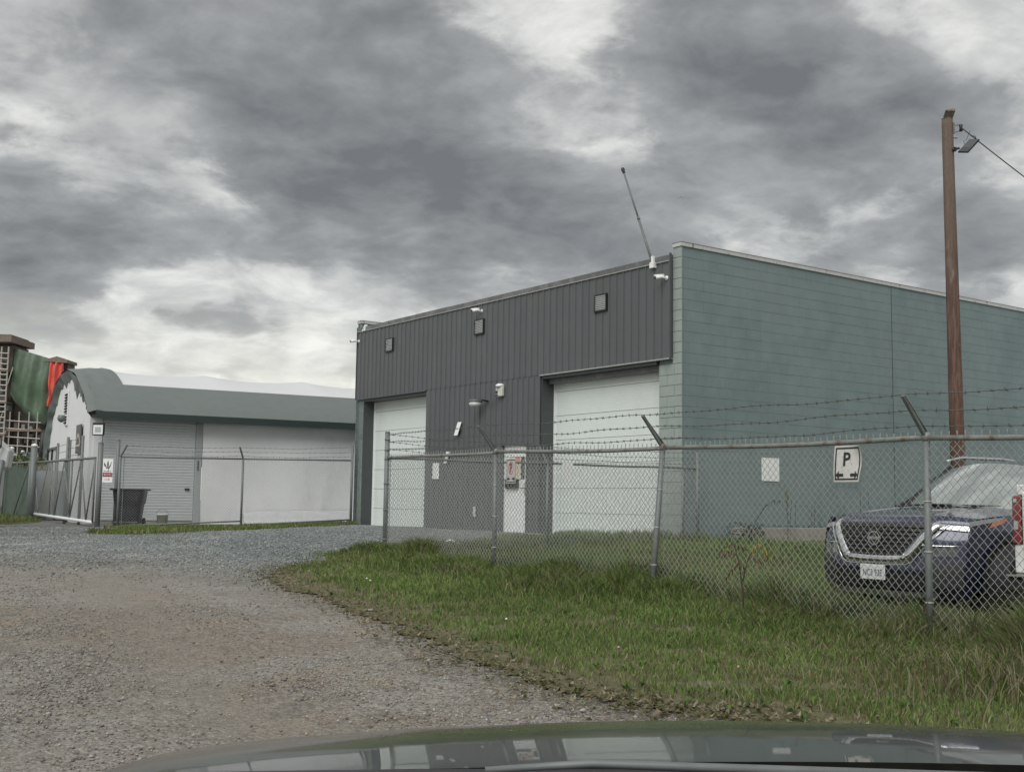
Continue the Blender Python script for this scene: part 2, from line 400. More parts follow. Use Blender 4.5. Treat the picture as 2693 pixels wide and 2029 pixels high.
def ground_material():
    m = bpy.data.materials.new('gravel_ground'); m.use_nodes = True
    t = m.node_tree; N = t.nodes; L = t.links; b = N['Principled BSDF']
    b.inputs['Roughness'].default_value = .95; b.inputs['Specular IOR Level'].default_value = .2
    geo = N.new('ShaderNodeNewGeometry')
    def noise(s, d=5, r=.6):
        n = N.new('ShaderNodeTexNoise'); n.inputs['Scale'].default_value = s; n.inputs['Detail'].default_value = d; n.inputs['Roughness'].default_value = r
        L.new(geo.outputs['Position'], n.inputs['Vector']); return n.outputs['Fac']
    def rng_(v, a, b_, c=0., d=1., smooth=True):
        n = N.new('ShaderNodeMapRange')
        if smooth: n.interpolation_type = 'SMOOTHSTEP'
        for i, q in enumerate((a, b_, c, d)): n.inputs[i + 1].default_value = q
        L.new(v, n.inputs[0]); return n.outputs[0]
    def mixc(f, c1, c2):
        x = N.new('ShaderNodeMix'); x.data_type = 'RGBA'
        if isinstance(f, float): x.inputs[0].default_value = f
        else: L.new(f, x.inputs[0])
        for i, c in ((6, c1), (7, c2)):
            if isinstance(c, tuple): x.inputs[i].default_value = (*c, 1)
            else: L.new(c, x.inputs[i])
        return x.outputs[2]
    def math_(op, a, b_):
        x = N.new('ShaderNodeMath'); x.operation = op
        for i, q in enumerate((a, b_)):
            if isinstance(q, (int, float)): x.inputs[i].default_value = q
            else: L.new(q, x.inputs[i])
        return x.outputs[0]
    sp = N.new('ShaderNodeSeparateXYZ'); L.new(geo.outputs['Position'], sp.inputs[0])
    # brown worn lane against blue-grey crushed stone of the yard
    edge = math_('ADD', math_('ADD', sp.outputs[1], math_('MULTIPLY', sp.outputs[0], .70)), math_('MULTIPLY', math_('SUBTRACT', noise(.45, 6, .65), .5), 9.0))
    lot = rng_(edge, 10.2, 15.4)
    lane = mixc(rng_(noise(.5, 4), .38, .62), (.225, .200, .168), (.275, .262, .238))
    lane = mixc(rng_(noise(1.3, 5), .55, .72), lane, (.285, .232, .172))
    lane = mixc(rng_(noise(3.0, 6), .54, .74), lane, (.165, .155, .138))
    at_ = N.new('ShaderNodeAttribute'); at_.attribute_name = 'col'
    wornf = math_('MULTIPLY', math_('MULTIPLY', at_.outputs['Fac'], rng_(noise(.9, 5), .3, .6)), .75)
    lane = mixc(wornf, lane, (.246, .222, .188))
    stone = mixc(rng_(noise(.8, 5), .40, .64), (.205, .228, .224), (.262, .280, .272))
    stone = mixc(rng_(noise(2.1, 6), .56, .74), stone, (.205, .215, .20))
    # pale drift of washed stone by the gate
    stone = mixc(math_('MULTIPLY', rng_(noise(.9, 6, .7), .50, .60), rng_(sp.outputs[0], -4.2, -6.0)), stone, (.40, .40, .385))
    col = mixc(lot, lane, stone)
    # grey drive apron in front of the gate
    ap = math_('MULTIPLY', rng_(sp.outputs[0], -8.2, -9.4), rng_(sp.outputs[1], 22.5, 24.5))
    col = mixc(ap, col, (.185, .18, .168))
    vo = N.new('ShaderNodeTexVoronoi'); vo.inputs['Scale'].default_value = 42; L.new(geo.outputs['Position'], vo.inputs['Vector'])
    vo2 = N.new('ShaderNodeTexVoronoi'); vo2.inputs['Scale'].default_value = 95; L.new(geo.outputs['Position'], vo2.inputs['Vector'])
    s1 = N.new('ShaderNodeSeparateColor'); L.new(vo.outputs['Color'], s1.inputs[0])
    s2 = N.new('ShaderNodeSeparateColor'); L.new(vo2.outputs['Color'], s2.inputs[0])
    k = math_('MULTIPLY', rng_(s1.outputs[0], 0, 1, .76, 1.22, False), rng_(s2.outputs[1], 0, 1, .80, 1.20, False))
    k = math_('MULTIPLY', k, rng_(noise(14, 4), .3, .7, .86, 1.14))
    k = math_('ADD', math_('MULTIPLY', k, math_('SUBTRACT', 1.0, math_('MULTIPLY', wornf, .7))), math_('MULTIPLY', wornf, .7))
    x = N.new('ShaderNodeVectorMath'); x.operation = 'SCALE'; L.new(col, x.inputs[0]); L.new(k, x.inputs['Scale'])
    L.new(x.outputs[0], b.inputs['Base Color'])
    bp = N.new('ShaderNodeBump'); bp.inputs['Strength'].default_value = .9; bp.inputs['Distance'].default_value = .012
    h = math_('ADD', math_('MULTIPLY', vo.outputs['Distance'], -1.0), math_('MULTIPLY', noise(60, 6, .7), .8))
    L.new(h, bp.inputs['Height']); L.new(bp.outputs[0], b.inputs['Normal'])
    return m
M['ground'] = ground_material()
g = link_mesh('ground', np_mesh('ground', V, T, np.repeat(tracks(np.clip(GX, -40, 40), np.clip(GY, -40, 60)).reshape(-1, 1), 3, axis=1), smooth=True), M['ground']); tag(g, 'brown gravel lane and blue grey crushed stone yard', 'ground', kind='structure')

# grass areas (plan polygons, metres)
VERGE = [(9, 4.6), (4.5, 5.2), (2.59, 5.6), (1.87, 5.95), (1.46, 6.3), (1.08, 6.53), (.78, 6.68), (.5, 6.96), (.16, 7.48), (-.22, 8.08), (-.59, 8.9), (-.86, 9.64), (-1.21, 10.64), (-1.82, 11.78), (-2.48, 13.04), (-2.98, 14.4), (-2.98, 15.5), (-2.62, 16.5), (-1.98, 18.17),
         (-1.53, 19.5), (-.9, 20.0), (-.1, 22.6), (.55, 23.6), (1.3, 24.6), (3.3, 22.1), (12, 28.4), (16, 22)]
STRIP = [(-9.6, 26.2), (-8.9, 25.2), (-7.6, 25.0), (-6.6, 26.4), (-5.6, 28.6), (-4.5, 31.2), (-4.2, 32.9), (-4.7, 33.4), (-7.3, 32.3), (-10.2, 31.6), (-10.6, 30.9), (-9.9, 28.4)]
CORNER = [(-26, 34), (-17, 32.5), (-14.2, 33.0), (-14.2, 35.5), (-16.2, 39.5), (-24, 46), (-30, 46)]
def inpoly(px, py, poly):
    px = np.asarray(px); py = np.asarray(py); c = np.zeros(px.shape, bool)
    n = len(poly)
    for i in range(n):
        x1, y1 = poly[i]; x2, y2 = poly[(i + 1) % n]
        if y1 == y2: continue
        c ^= ((y1 > py) != (y2 > py)) & (px < (x2 - x1) * (py - y1) / (y2 - y1) + x1)
    return c
def hash_noise(x, y, s, seed=0):
    """smooth value noise"""
    r = np.random.default_rng(100 + seed).random((128, 128))
    u, v = np.asarray(x) / s + 37.3, np.asarray(y) / s + 11.9
    i, j = np.floor(u).astype(int), np.floor(v).astype(int); fu, fv = sm(u - i), sm(v - j)
    i0, i1, j0, j1 = i % 128, (i + 1) % 128, j % 128, (j + 1) % 128
    return (r[i0, j0] * (1 - fu) + r[i1, j0] * fu) * (1 - fv) + (r[i0, j1] * (1 - fu) + r[i1, j1] * fu) * fv

M['soil'] = mat('grass_soil', (.135, .125, .075), .95, var=.3, vs=3, col2=(.185, .165, .125), m2=(.5, .66), bump=.8, bs=35, spec=.1)
def soil_sheet(name, poly, cell, label):
    xs = [p[0] for p in poly]; ys = [p[1] for p in poly]
    X, Y = np.meshgrid(np.arange(min(xs), max(xs), cell), np.arange(min(ys), max(ys), cell))
    jx = X + cell / 2 + .22 * (hash_noise(X, Y, .45, 3) - .5); jy = Y + cell / 2 + .22 * (hash_noise(X, Y, .45, 4) - .5)
    ok = inpoly(jx, jy, poly)
    X, Y = X[ok], Y[ok]
    q = np.array([(0, 0), (cell, 0), (cell, cell), (0, cell)])
    P = (np.stack([X, Y], 1)[:, None, :] + q[None]).reshape(-1, 2)
    key = np.round(P / cell * 4).astype(np.int64)
    uq, inv = np.unique(key[:, 0] * 10000019 + key[:, 1], return_inverse=True)
    first = np.zeros(len(uq), int); first[inv] = np.arange(len(P))
    P2 = P[first]
    Z = zroad(P2[:, 0], P2[:, 1]) + .006 + .012 * hash_noise(P2[:, 0], P2[:, 1], .3, 5)
    inv = inv.reshape(-1, 4)
    TT = np.concatenate([inv[:, [0, 1, 2]], inv[:, [0, 2, 3]]])
    o = link_mesh(name, np_mesh(name, np.column_stack([P2, Z]), TT, smooth=True), M['soil'])
    return tag(o, label, 'ground', kind='structure')
soil_sheet('verge_soil', VERGE, .11, 'soil of the grass verge and yard inside the near fence')
soil_sheet('strip_soil', STRIP, .2, 'soil strip along the far chain link fence')
soil_sheet('corner_soil', CORNER, .3, 'soil patch beside the sliding gate')

# ------------------------------------------------------------------ the warehouse
RZ = math.atan2(.58433, .81152)                    # local +x runs back along the side wall, local +y along the front
WZ = .55
BX = Vector((.81152, .58433, 0)); BY = Vector((-.58433, .81152, 0))
WO = Vector((3.261, 22.2, WZ))
def wpt(x, y, h=0.0): return WO + BX * x + BY * y + Vector((0, 0, h))
ware = thing('warehouse', 'teal concrete block warehouse with charcoal metal front and two white overhead doors', 'building', WO, RZ)
LEN, WID = 18.0, 13.15
J0, CR = .103, .2083
m_ = MB().box(.022, LEN, .014, .2, -.35, 5.725); side_wall = m_.build('side_wall', M['mortar'], ware)
MB().box(0, LEN, WID - .2, WID, -.35, 5.725).build('side_wall', M['block_teal'], ware)
MB().box(LEN - .2, LEN, .2, WID - .2, -.35, 5.72).build('back_wall', M['block_teal'], ware)
MB().box(.25, LEN - .2, .2, WID - .2, 5.30, 5.42).build('roof', M['roof'], ware)
MB().box(.02, .2, .2, .634, -.35, 5.45).build('pier', M['mortar'], ware)
MB().box(0, .2, WID - .53, WID - .2, -.35, 5.45).build('pier', M['block_gray'], ware)
# block faces, proud of the joints
def block_mesh(name, L, H, D=.004, ch=.002):
    s = MB()
    s.v = [(0, 0, 0), (L, 0, 0), (L, 0, H), (0, 0, H), (ch, -D, ch), (L - ch, -D, ch), (L - ch, -D, H - ch), (ch, -D, H - ch)]
    s.f = [(4, 5, 6, 7), (0, 1, 5, 4), (1, 2, 6, 5), (2, 3, 7, 6), (3, 0, 4, 7)]
    return s.mesh(name)
GAP = .0045
blk = {k: block_mesh('block', k * CR * 2 * .975 - GAP, CR - GAP) for k in (1.0, .5)}
BL = CR * 2 * .975
for me in blk.values(): me.materials.append(M['block_teal'])
spots = []
for c in range(-2, 27):
    h = J0 + c * CR
    x = 0.0
    first = True
    while x < LEN - .05:
        k = .5 if (first and c % 2) else 1.0
        first = False
        if not (abs(x - 6.6) < .02): spots.append((x, h, k))
        x += BL * k
spots.sort(key=lambda q: q[0])
rest = MB()
for n_, (x, h, k) in enumerate(spots):
    y = .014 + rnd.uniform(-.001, .001)
    if n_ < 300:
        o = bpy.data.objects.new('block', blk[k]); COL.objects.link(o); o.parent = side_wall; o.location = (x + GAP / 2, y, h + GAP / 2)
    else:
        b0 = blk[k]
        rest.add([(v.co.x + x + GAP / 2, v.co.y + y, v.co.z + h + GAP / 2) for v in b0.vertices], [tuple(p.vertices) for p in b0.polygons])
tag(rest.build('block_courses', M['block_teal'], side_wall), kind='stuff')
# front face of the near pier: grey-green blocks
pier_n = MB().box(.014, .05, .0, .63, -.35, 3.6).box(.014, .05, .0, .235, 3.6, 5.725).build('pier_front', M['mortar'], ware)
for c in range(-2, 27):
    h = J0 + c * CR
    cuts = [0.0, .4, .632] if c % 2 == 0 else [0.0, .2, .6, .632]
    if h > 3.3: cuts = [0.0, .2, .24] if c % 2 else [0.0, .24]
    for y0, y1 in zip(cuts[:-1], cuts[1:]):
        if y1 - y0 < .02: continue
        s = MB(); D = .014; ch = .003; a0, a1 = y0 + GAP / 2, y1 - GAP / 2; H0, H1 = h + GAP / 2, h + CR - GAP / 2
        if y0 == 0.0: a0 = 0.0
        s.v = [(D, a0, H0), (D, a1, H0), (D, a1, H1), (D, a0, H1), (0, a0 + ch, H0 + ch), (0, a1 - ch, H0 + ch), (0, a1 - ch, H1 - ch), (0, a0 + ch, H1 - ch)]
        s.f = [(7, 6, 5, 4), (4, 5, 1, 0), (5, 6, 2, 1), (6, 7, 3, 2), (7, 4, 0, 3)]
        s.build('block', M['block_gray'], pier_n)
MB().box(6.575, 6.592, .0085, .016, -.3, 5.725).build('control_joint', M['black'], ware)
# copings
for y0, y1 in ((-.02, .235), (WID - .235, WID + .02)):
    MB().box(-.02, LEN + .02, y0, y1, 5.728, 5.80).build('coping', M['coping'], ware)
    MB().box(-.024, LEN + .024, y0 - .004, y1 + .004, 5.801, 5.812).build('coping_cap', M['flash'], ware)
# cladding: every pan is a piece with its seam
CX = -.075
def pan_mesh(w, h):
    s = MB(); r = .026; t = .02
    prof = [(0, w), (0, r + .012), (-t, r), (-t, .008), (0, 0.0)]     # (x offset, y)
    vs = [(x, y, z) for z in (0, h) for x, y in prof]; n = len(prof)
    s.add(vs, [(i, i + 1, n + i + 1, n + i) for i in range(n - 1)])
    s.add([(.03, 0, 0), (.03, w, 0), (.03, w, h), (.03, 0, h)], [(0, 3, 2, 1)])
    return s.mesh('cladding_pan', fixn=False)
def pans(y0, y1, h0, h1, n, x=CX):
    w = (y1 - y0) / n; me = pan_mesh(w, h1 - h0); me.materials.append(M['clad'])
    for i in range(n):
        o = bpy.data.objects.new('cladding_panel', me); COL.objects.link(o); o.parent = ware; o.location = (x, y0 + i * w, h0)
pans(.24, 13.02, 3.55, 5.455, 57)
pans(4.40, 4.835, .0, 3.548, 2, CX + .006)
pans(4.835, 5.87, 2.05, 3.548, 5, CX + .006)
pans(5.87, 9.24, .0, 3.548, 15, CX + .006)
MB().box(CX + .031, .0, .24, 13.02, 3.55, 5.46).build('cladding_backing', M['clad_trim'], ware)
MB().box(CX + .031, .0, 4.40, 4.835, -.3, 3.549).build('cladding_backing', M['clad_trim'], ware)
MB().box(CX + .031, .0, 5.87, 9.24, -.3, 3.549).build('cladding_backing', M['clad_trim'], ware)
MB().box(CX + .031, .0, 4.835, 5.87, 2.05, 3.549).build('cladding_backing', M['clad_trim'], ware)
MB().box(.001, .16, 4.40, 4.835, -.3, 3.549).box(.001, .16, 5.87, 9.24, -.3, 3.549).box(.001, .16, 4.835, 5.87, 2.05, 3.549).build('front_wall', M['clad_trim'], ware)
MB().box(.001, .16, .634, 12.62, 3.55, 5.44).build('front_wall', M['clad_trim'], ware)
# trims
MB().box(CX - .026, CX + .03, .222, .24, 3.53, 5.62).build('corner_trim', M['clad_trim'], ware, bevel=.003)
MB().box(CX - .026, CX + .03, 13.02, 13.04, 3.53, 5.60).build('corner_trim', M['clad_trim'], ware, bevel=.003)
MB().box(CX - .028, .0, .24, 4.40, 3.525, 3.549).build('drip_trim', M['strip'], ware)
MB().box(CX - .028, .0, 9.24, 13.02, 3.525, 3.549).build('drip_trim', M['clad_trim'], ware)
MB().box(CX - .034, CX + .02, .24, 13.02, 5.455, 5.472).build('strip_trim', M['strip'], ware)
s = MB(); prof = [(CX - .022, 5.474), (CX - .016, 5.585), (CX + .24, 5.60), (CX + .24, 5.474)]
for i in range(8):
    y0, y1 = .242 + i * 1.597, .242 + (i + 1) * 1.597 - .003
    f = MB(); dz_ = rnd.uniform(-.004, .004)
    f.add([(x, y, z + dz_) for y in (y0, y1) for x, z in prof], [(0, 1, 5, 4), (1, 2, 6, 5), (2, 3, 7, 6), (3, 0, 4, 7), (3, 2, 1, 0), (4, 5, 6, 7)])
    f.build('flashing', M['flash'], ware)

# recessed overhead doors
RX = .29
def overhead(y0, y1, label):
    d = MB().box(RX + .05, RX + .08, y0 - .02, y1 + .02, -.1, 3.55).build('overhead_door', M['door_white'], ware); d['label'] = label
    h = -.03; k = 0
    while h < 3.4:
        h1 = h + .535
        s = MB()
        n = 13                                           # shallow rolled ribs across a section
        prof = [(RX + .05, h + .002), (RX + .012, h + .006)]
        for i in range(1, n):
            z = h + .006 + (h1 - h - .012) * i / n
            prof += [(RX + .012, z - .006), (RX + .0145, z - .002), (RX + .0145, z + .002), (RX + .012, z + .006)]
        prof += [(RX + .012, h1 - .006), (RX + .05, h1 - .002)]
        vs = [(x, y, z) for y in (y0, y1) for x, z in prof]; q = len(prof)
        s.add(vs, [(i, i + 1, q + i + 1, q + i) for i in range(q - 1)])
        o = s.build('door_section', M['door_white'], d, fixn=True); h = h1; k += 1
    MB().box(RX - .01, RX + .03, y1 - .05, y1 + .0, -.1, 3.54).build('weather_seal', M['white'], d)
    MB().box(RX + .005, RX + .05, y0, y1, -.05, -.025).build('bottom_seal', M['black'], d)
    return d
overhead(.66, 4.36, 'wide white overhead door beside the teal corner pier')
overhead(9.26, 12.60, 'white overhead door beside the far block pier')
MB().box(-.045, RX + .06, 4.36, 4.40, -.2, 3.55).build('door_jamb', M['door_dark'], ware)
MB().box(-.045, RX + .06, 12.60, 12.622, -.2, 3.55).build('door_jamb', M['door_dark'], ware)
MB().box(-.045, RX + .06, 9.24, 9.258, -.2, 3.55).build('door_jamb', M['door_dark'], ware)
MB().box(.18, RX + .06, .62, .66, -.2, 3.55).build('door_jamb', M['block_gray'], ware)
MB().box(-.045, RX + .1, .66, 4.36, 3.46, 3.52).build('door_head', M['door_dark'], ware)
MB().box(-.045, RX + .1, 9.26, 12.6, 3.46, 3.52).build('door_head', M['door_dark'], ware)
MB().box(.10, .16, .7, 4.3, 3.35, 3.46).build('door_track_hood', M['flash'], ware)
# far pier blocks
fp_ = MB().box(.014, .05, 12.622, WID, -.35, 3.6).box(.014, .05, 13.03, WID, 3.6, 5.725).build('pier_front', M['mortar'], ware)
for c in range(-2, 27):
    h = J0 + c * CR
    if h > 3.4: cuts = [13.04, 13.15]
    else: cuts = [12.622, 12.95, 13.15] if c % 2 else [12.622, 12.75, 13.15]
    for y0, y1 in zip(cuts[:-1], cuts[1:]):
        s = MB(); D = .014; ch = .003; a0, a1 = y0 + GAP / 2, y1 - GAP / 2; H0, H1 = h + GAP / 2, h + CR - GAP / 2
        s.v = [(D, a0, H0), (D, a1, H0), (D, a1, H1), (D, a0, H1), (0, a0 + ch, H0 + ch), (0, a1 - ch, H0 + ch), (0, a1 - ch, H1 - ch), (0, a0 + ch, H1 - ch)]
        s.f = [(7, 6, 5, 4), (4, 5, 1, 0), (5, 6, 2, 1), (6, 7, 3, 2), (7, 4, 0, 3)]
        s.build('block', M['block_gray'], fp_)
# entrance door
ed = MB().box(-.02, .03, 4.885, 5.815, -.03, 1.985).build('entrance_door', M['white'], ware, bevel=.003)
ed['label'] = 'white steel entrance door with narrow window and mail slot box'
MB().box(CX - .02, .05, 4.835, 4.883, -.2, 2.05).box(CX - .02, .05, 5.817, 5.87, -.2, 2.05).box(CX - .02, .05, 4.883, 5.817, 2.02, 2.05).build('door_frame', M['clad_trim'], ed)
MB().box(-.028, -.0, 4.883, 5.817, 1.99, 2.02).build('door_head_trim', M['white'], ed)
MB().box(-.024, -.019, 5.01, 5.165, 1.24, 1.755).build('window_pane', M['glass_dark'], ed)
MB().box(-.023, -.0195, 5.19, 5.40, 1.22, 1.60).build('notice_sheet', mat('beige_paper', (.62, .58, .47), .8, var=.05), ed)
MB().box(-.023, -.0195, 5.19, 5.40, 1.615, 1.76).build('notice_sheet', mat('orange_notice_paper', (.60, .30, .19), .8, var=.1, vs=12), ed)
mb = MB().box(-.09, -.022, 5.225, 5.70, 1.035, 1.22).build('mail_box', M['black_metal'], ed, bevel=.008)
MB().box(-.10, -.02, 5.215, 5.71, 1.221, 1.24).build('mail_flap', M['black_metal'], mb)
MB().box(-.026, -.019, 4.93, 5.02, .88, 1.16).build('lock_plate', M['silver'], ed, bevel=.002)
MB().tube([(-.02, 4.99, 1.04), (-.07, 4.99, 1.04), (-.075, 5.12, 1.035)], .011, 8).build('lever_handle', M['black_metal'], ed)
# louvred vents
for y, h, lb in ((11.165, 4.915, 'far'), (6.83, 4.91, 'middle'), (2.305, 4.895, 'near')):
    v = MB()
    w, hh, x0 = .20, .185, CX - .045
    for (ya, yb, za, zb) in ((-w, w, hh - .028, hh), (-w, w, -hh, -hh + .028), (-w, -w + .028, -hh + .028, hh - .028), (w - .028, w, -hh + .028, hh - .028)):
        v.box(x0, CX + .0, y + ya, y + yb, h + za, h + zb)
    vo_ = v.build('louvre_vent', M['black_metal'], ware)
    MB().box(CX - .004, CX + .002, y - w + .028, y + w - .028, h - hh + .028, h + hh - .028).build('vent_backing', M['clad_trim'], vo_)
    for i in range(8):
        z = h - hh + .045 + i * (2 * hh - .075) / 7.4
        MB().bar((x0 + .016, y - w + .03, z), (x0 + .016, y + w - .03, z), .030, .006, (.6, 0, 1)).build('slat', M['white'], vo_)

# things fixed to the front
def camera_unit(y, h, label, yaw=0.0):
    t = thing('security_camera', label, 'camera', wpt(CX, y, h), RZ + yaw, 'security cameras on the metal front')
    MB().lathe([(.0, -.02), (.045, -.02), (.045, 0.005), (.0, .005)], (0, 0, 0), 16, 'x').build('mount', M['white'], t, True)
    MB().tube([(-.02, 0, 0), (-.07, 0, -.005), (-.10, 0, .012)], .016, 8).build('arm', M['white'], t, True)
    b = MB(); a = Vector((-.06, .02, .028)); e = Vector((-.235, .075, -.012)); b.tube([a, a.lerp(e, .2), e], [.03, .037, .037], 12).build('housing', M['white'], t, True)
    MB().tube([e, e + (e - a).normalized() * .012], .030, 12).build('lens', M['black'], t)
    MB().tube([a + Vector((0, 0, .034)), e + Vector((-.03, .008, .038))], .018, 8).build('sun_shield', M['white'], t, True)
camera_unit(.33, 5.13, 'white bullet camera at the corner nearest the antenna mast')
camera_unit(6.76, 5.29, 'white bullet camera above the middle louvred vent')
camera_unit(12.93, 5.20, 'white bullet camera by the far cladding edge')
t = thing('floodlight', 'small white wedge shaped floodlight on the flashing over the far door', 'light', wpt(CX, 12.64, 5.50), RZ)
MB().poly([(-.03, -.10, -.02), (-.03, .10, -.06), (-.03, .10, -.03), (-.03, -.06, .14), (-.03, -.10, .14)], .07).build('housing', M['white'], t)
MB().box(-.03, .0, -.03, .03, .0, .05).build('bracket', M['galv'], t)
t = thing('alarm_box', 'pale rounded alarm bell box on the dark metal front', 'alarm', wpt(CX, 5.89, 3.31), RZ)
MB().box(-.09, 0, -.13, .13, -.15, .08).build('housing', mat('aged_white_plastic', (.55, .56, .50), .5, var=.08), t, bevel=.02)
MB().lathe([(.11, 0), (.10, .05), (.05, .075), (.0, .08)], (-.045, 0, .08), 14).build('dome', M['white'], t, True)
MB().box(-.098, -.088, .03, .1, -.08, -.01).build('sounder', M['black'], t)
MB().box(-.098, -.088, .02, .11, -.135, -.10).build('sounder', M['black'], t)
t = thing('wall_lamp', 'grey wall mounted lamp with clear lens over the entrance', 'lamp', wpt(CX, 6.48, 3.07), RZ)
MB().tube([(0, -.05, .02), (-.14, .02, .05), (-.22, .10, .05)], .02, 8).build('arm', M['black_metal'], t, True)
MB().lathe([(.0, .06), (.15, .055), (.17, .0), (.16, -.01)], (-.24, .14, .0), 20).build('hood', M['flash'], t, True)
MB().lathe([(.155, -.012), (.14, -.09), (.05, -.12), (.0, -.12)], (-.24, .14, .0), 20).build('lens', mat('clear_lamp_lens', (.62, .64, .62), .15, var=.1, vs=30), t, True)
t = thing('placard', 'tilted white card sticking out from the metal front', 'sign', wpt(CX - .02, 7.62, 2.49), RZ)
MB().poly([(-.06, .16, -.16), (-.03, .04, .16), (-.03, -.12, .16), (-.06, .0, -.16)], .012).build('card', M['paper'], t)
MB().box(-.05, .03, -.02, .03, -.10, -.07).build('bracket', M['black'], t)
t = thing('keypad_cover', 'small tilted white keypad cover low on the metal front', 'keypad', wpt(CX - .02, 8.09, 1.80), RZ)
MB().poly([(-.06, .13, -.14), (-.04, .04, .14), (-.04, -.10, .14), (-.06, .0, -.14)], .02).build('cover', M['paper'], t)
MB().box(-.02, .03, -.03, .03, -.05, .05).build('bracket', M['black'], t)
o = MB().box(-.035, 0, -.045, .045, -.12, .12).build('outlet_box', mat('pale_grey_outlet', (.55, .55, .53), .5), None, bevel=.006)
o.location = wpt(CX, 6.91, .485); o.rotation_euler = (0, 0, RZ); tag(o, 'pale grey outlet box low on the metal front left of the door', 'outlet')
o = MB().box(-.006, 0, -.15, .15, -.20, .20).build('notice', M['paper'], None)
o.location = wpt(CX - .022, 8.66, 1.475); o.rotation_euler = (0, 0, RZ); tag(o, 'white notice sheet on the metal front beside the far overhead door', 'notice')
o = MB().box(-.26, .26, -.008, 0, -.235, .235).build('notice', M['paper'], None)
o.location = wpt(2.485, -.002, 1.455); o.rotation_euler = (0, 0, RZ); tag(o, 'square white board screwed to the teal block side wall', 'notice')
# antenna mast
t = thing('antenna_mast', 'slender grey antenna mast leaning over the roof edge', 'antenna', wpt(CX - .03, .69, 5.45), RZ)
top = Vector((-.02, .90, 2.13))
MB().tube([(0, 0, -.02), top * .48], .024, 8).build('lower_tube', M['galv'], t, True)
MB().tube([top * .47, top * .985], .018, 8).build('upper_tube', M['galv'], t, True)
MB().tube([top * .465, top * .492], .031, 8).build('collar', M['galv'], t, True)
MB().tube([top * .965, top * .985, top * 1.0, top * 1.018], [.028, .028, .042, .030], 10).build('tip', M['black'], t, True)
MB().box(-.05, .03, -.06, .06, -.07, .04).box(-.035, .02, -.03, .03, .04, .17).build('bracket', M['white'], t)

# concrete planter along the side wall, with its weeds later
pl = thing('planter', 'low weathered concrete planter box along the teal side wall', 'planter', wpt(1.2, -1.0, 0), RZ)
MB().box(0, 4.6, 0, .13, -.25, .30).build('front_slab', M['concrete'], pl, bevel=.01)
for _x in (0, 4.47): MB().box(_x, _x + .13, .131, .86, -.25, .295).build('end_slab', M['concrete'], pl, bevel=.01)
MB().box(.132, 4.468, .132, .86, -.2, .19).build('soil_fill', M['soil'], pl)

# ------------------------------------------------------------------ chain link fences
def mesh_panel(P, Q, zbP, zbQ, zrP, zrQ, c=.037, r=.0030, spike=.03, seed=0):
    """woven zig-zag wires between plan points P, Q; bottom and rail heights at both ends"""
    P, Q = np.array(P, float), np.array(Q, float); L = np.hypot(*(Q - P)); u = (Q - P) / L; nrm_ = np.array([-u[1], u[0]])
    n = int(L / c); c = L / n
    V, T = [], []
    base = 0
    rr = np.random.default_rng(seed)
    ph = rr.uniform(0, 6, 4)
    for i in range(n):
        s0 = i * c
        t = (s0 + c / 2) / L
        zb = zbP + (zbQ - zbP) * t; zr = zrP + (zrQ - zrP) * t + .022
        m = max(4, int(round((zr - zb) / c)))
        k = np.arange(m + 1)
        side = (k + i) % 2
        ss = s0 + side * c + .012 * c
        z = zr - (k) * (zr - zb) / m
        bow = .012 * np.sin(s0 * 1.3 + ph[0]) * np.sin(z * 2.2 + ph[1]) + .006 * np.sin(s0 * 3.1 + z * 4 + ph[2])
        nn = np.where(side == 1, 1., -1.) * r * .9 * (1 if i % 2 else -1) + bow
        # round the knuckles: repeat each bend slightly above and below
        pts = np.stack([ss, nn, z], 1)
        top = pts[0] + np.array([(-.15 if side[0] else .15) * c, 0, spike * (.75 + .5 * rr.random())])
        pts = np.vstack([top, pts])
        K = len(pts)
        W3 = np.column_stack([P[0] + u[0] * pts[:, 0] + nrm_[0] * pts[:, 1], P[1] + u[1] * pts[:, 0] + nrm_[1] * pts[:, 1], pts[:, 2]])
        offs = [(math.cos(q), math.sin(q)) for q in (0.5, 2.6, 4.7)]
        ring = np.stack([W3 + np.array([u[0] * a_ + nrm_[0] * b_, u[1] * a_ + nrm_[1] * b_, 0]) * r * 1.15 for a_, b_ in offs], 1)
        V.append(ring.reshape(-1, 3))
        idx = base + np.arange(K - 1)[:, None] * 3
        for q in range(3):
            q2 = (q + 1) % 3
            T.append(np.concatenate([np.concatenate([idx + q, idx + q2, idx + 3 + q2], 1), np.concatenate([idx + q, idx + 3 + q2, idx + 3 + q], 1)]))
        base += K * 3
    return np_mesh('chain_link', np.concatenate(V), np.concatenate(T))

def barbed(P, Q, sag=.02, seed=0, r=.0034, step=.115):
    rr = random.Random(seed); s = MB()
    P, Q = Vector(P), Vector(Q); L = (Q - P).length; n = max(6, int(L / .12)); d = (Q - P).normalized()
    w1, w2 = rr.uniform(0, 6), rr.uniform(0, 6)
    def pt(t):
        p = P.lerp(Q, t)
        p.z += -sag * 4 * t * (1 - t) + .010 * math.sin(t * L * 2.1 + w1) * math.sin(math.pi * t) ** .5 + .006 * math.sin(t * L * 5.3 + w2) * math.sin(math.pi * t) ** .5
        return p
    s.tube([pt(i / n) for i in range(n + 1)], r, 4)
    k = int(L / step)
    for i in range(1, k):
        p = pt(i / k); a = rr.uniform(0, 6.28)
        for q in (a, a + 1.7):
            v = Vector((math.cos(q) * d.y, -math.cos(q) * d.x, math.sin(q))) * .021 + d * .006
            s.tube([p - v, p + v], .0026, 3)
        s.tube([p - d * .012, p + d * .012], .0062, 4)
    return s

def post(s, x, y, z0, z1, r, lean=(0, 0), n=12):
    return s.tube([(x, y, z0), (x + lean[0], y + lean[1], z1)], r, n)

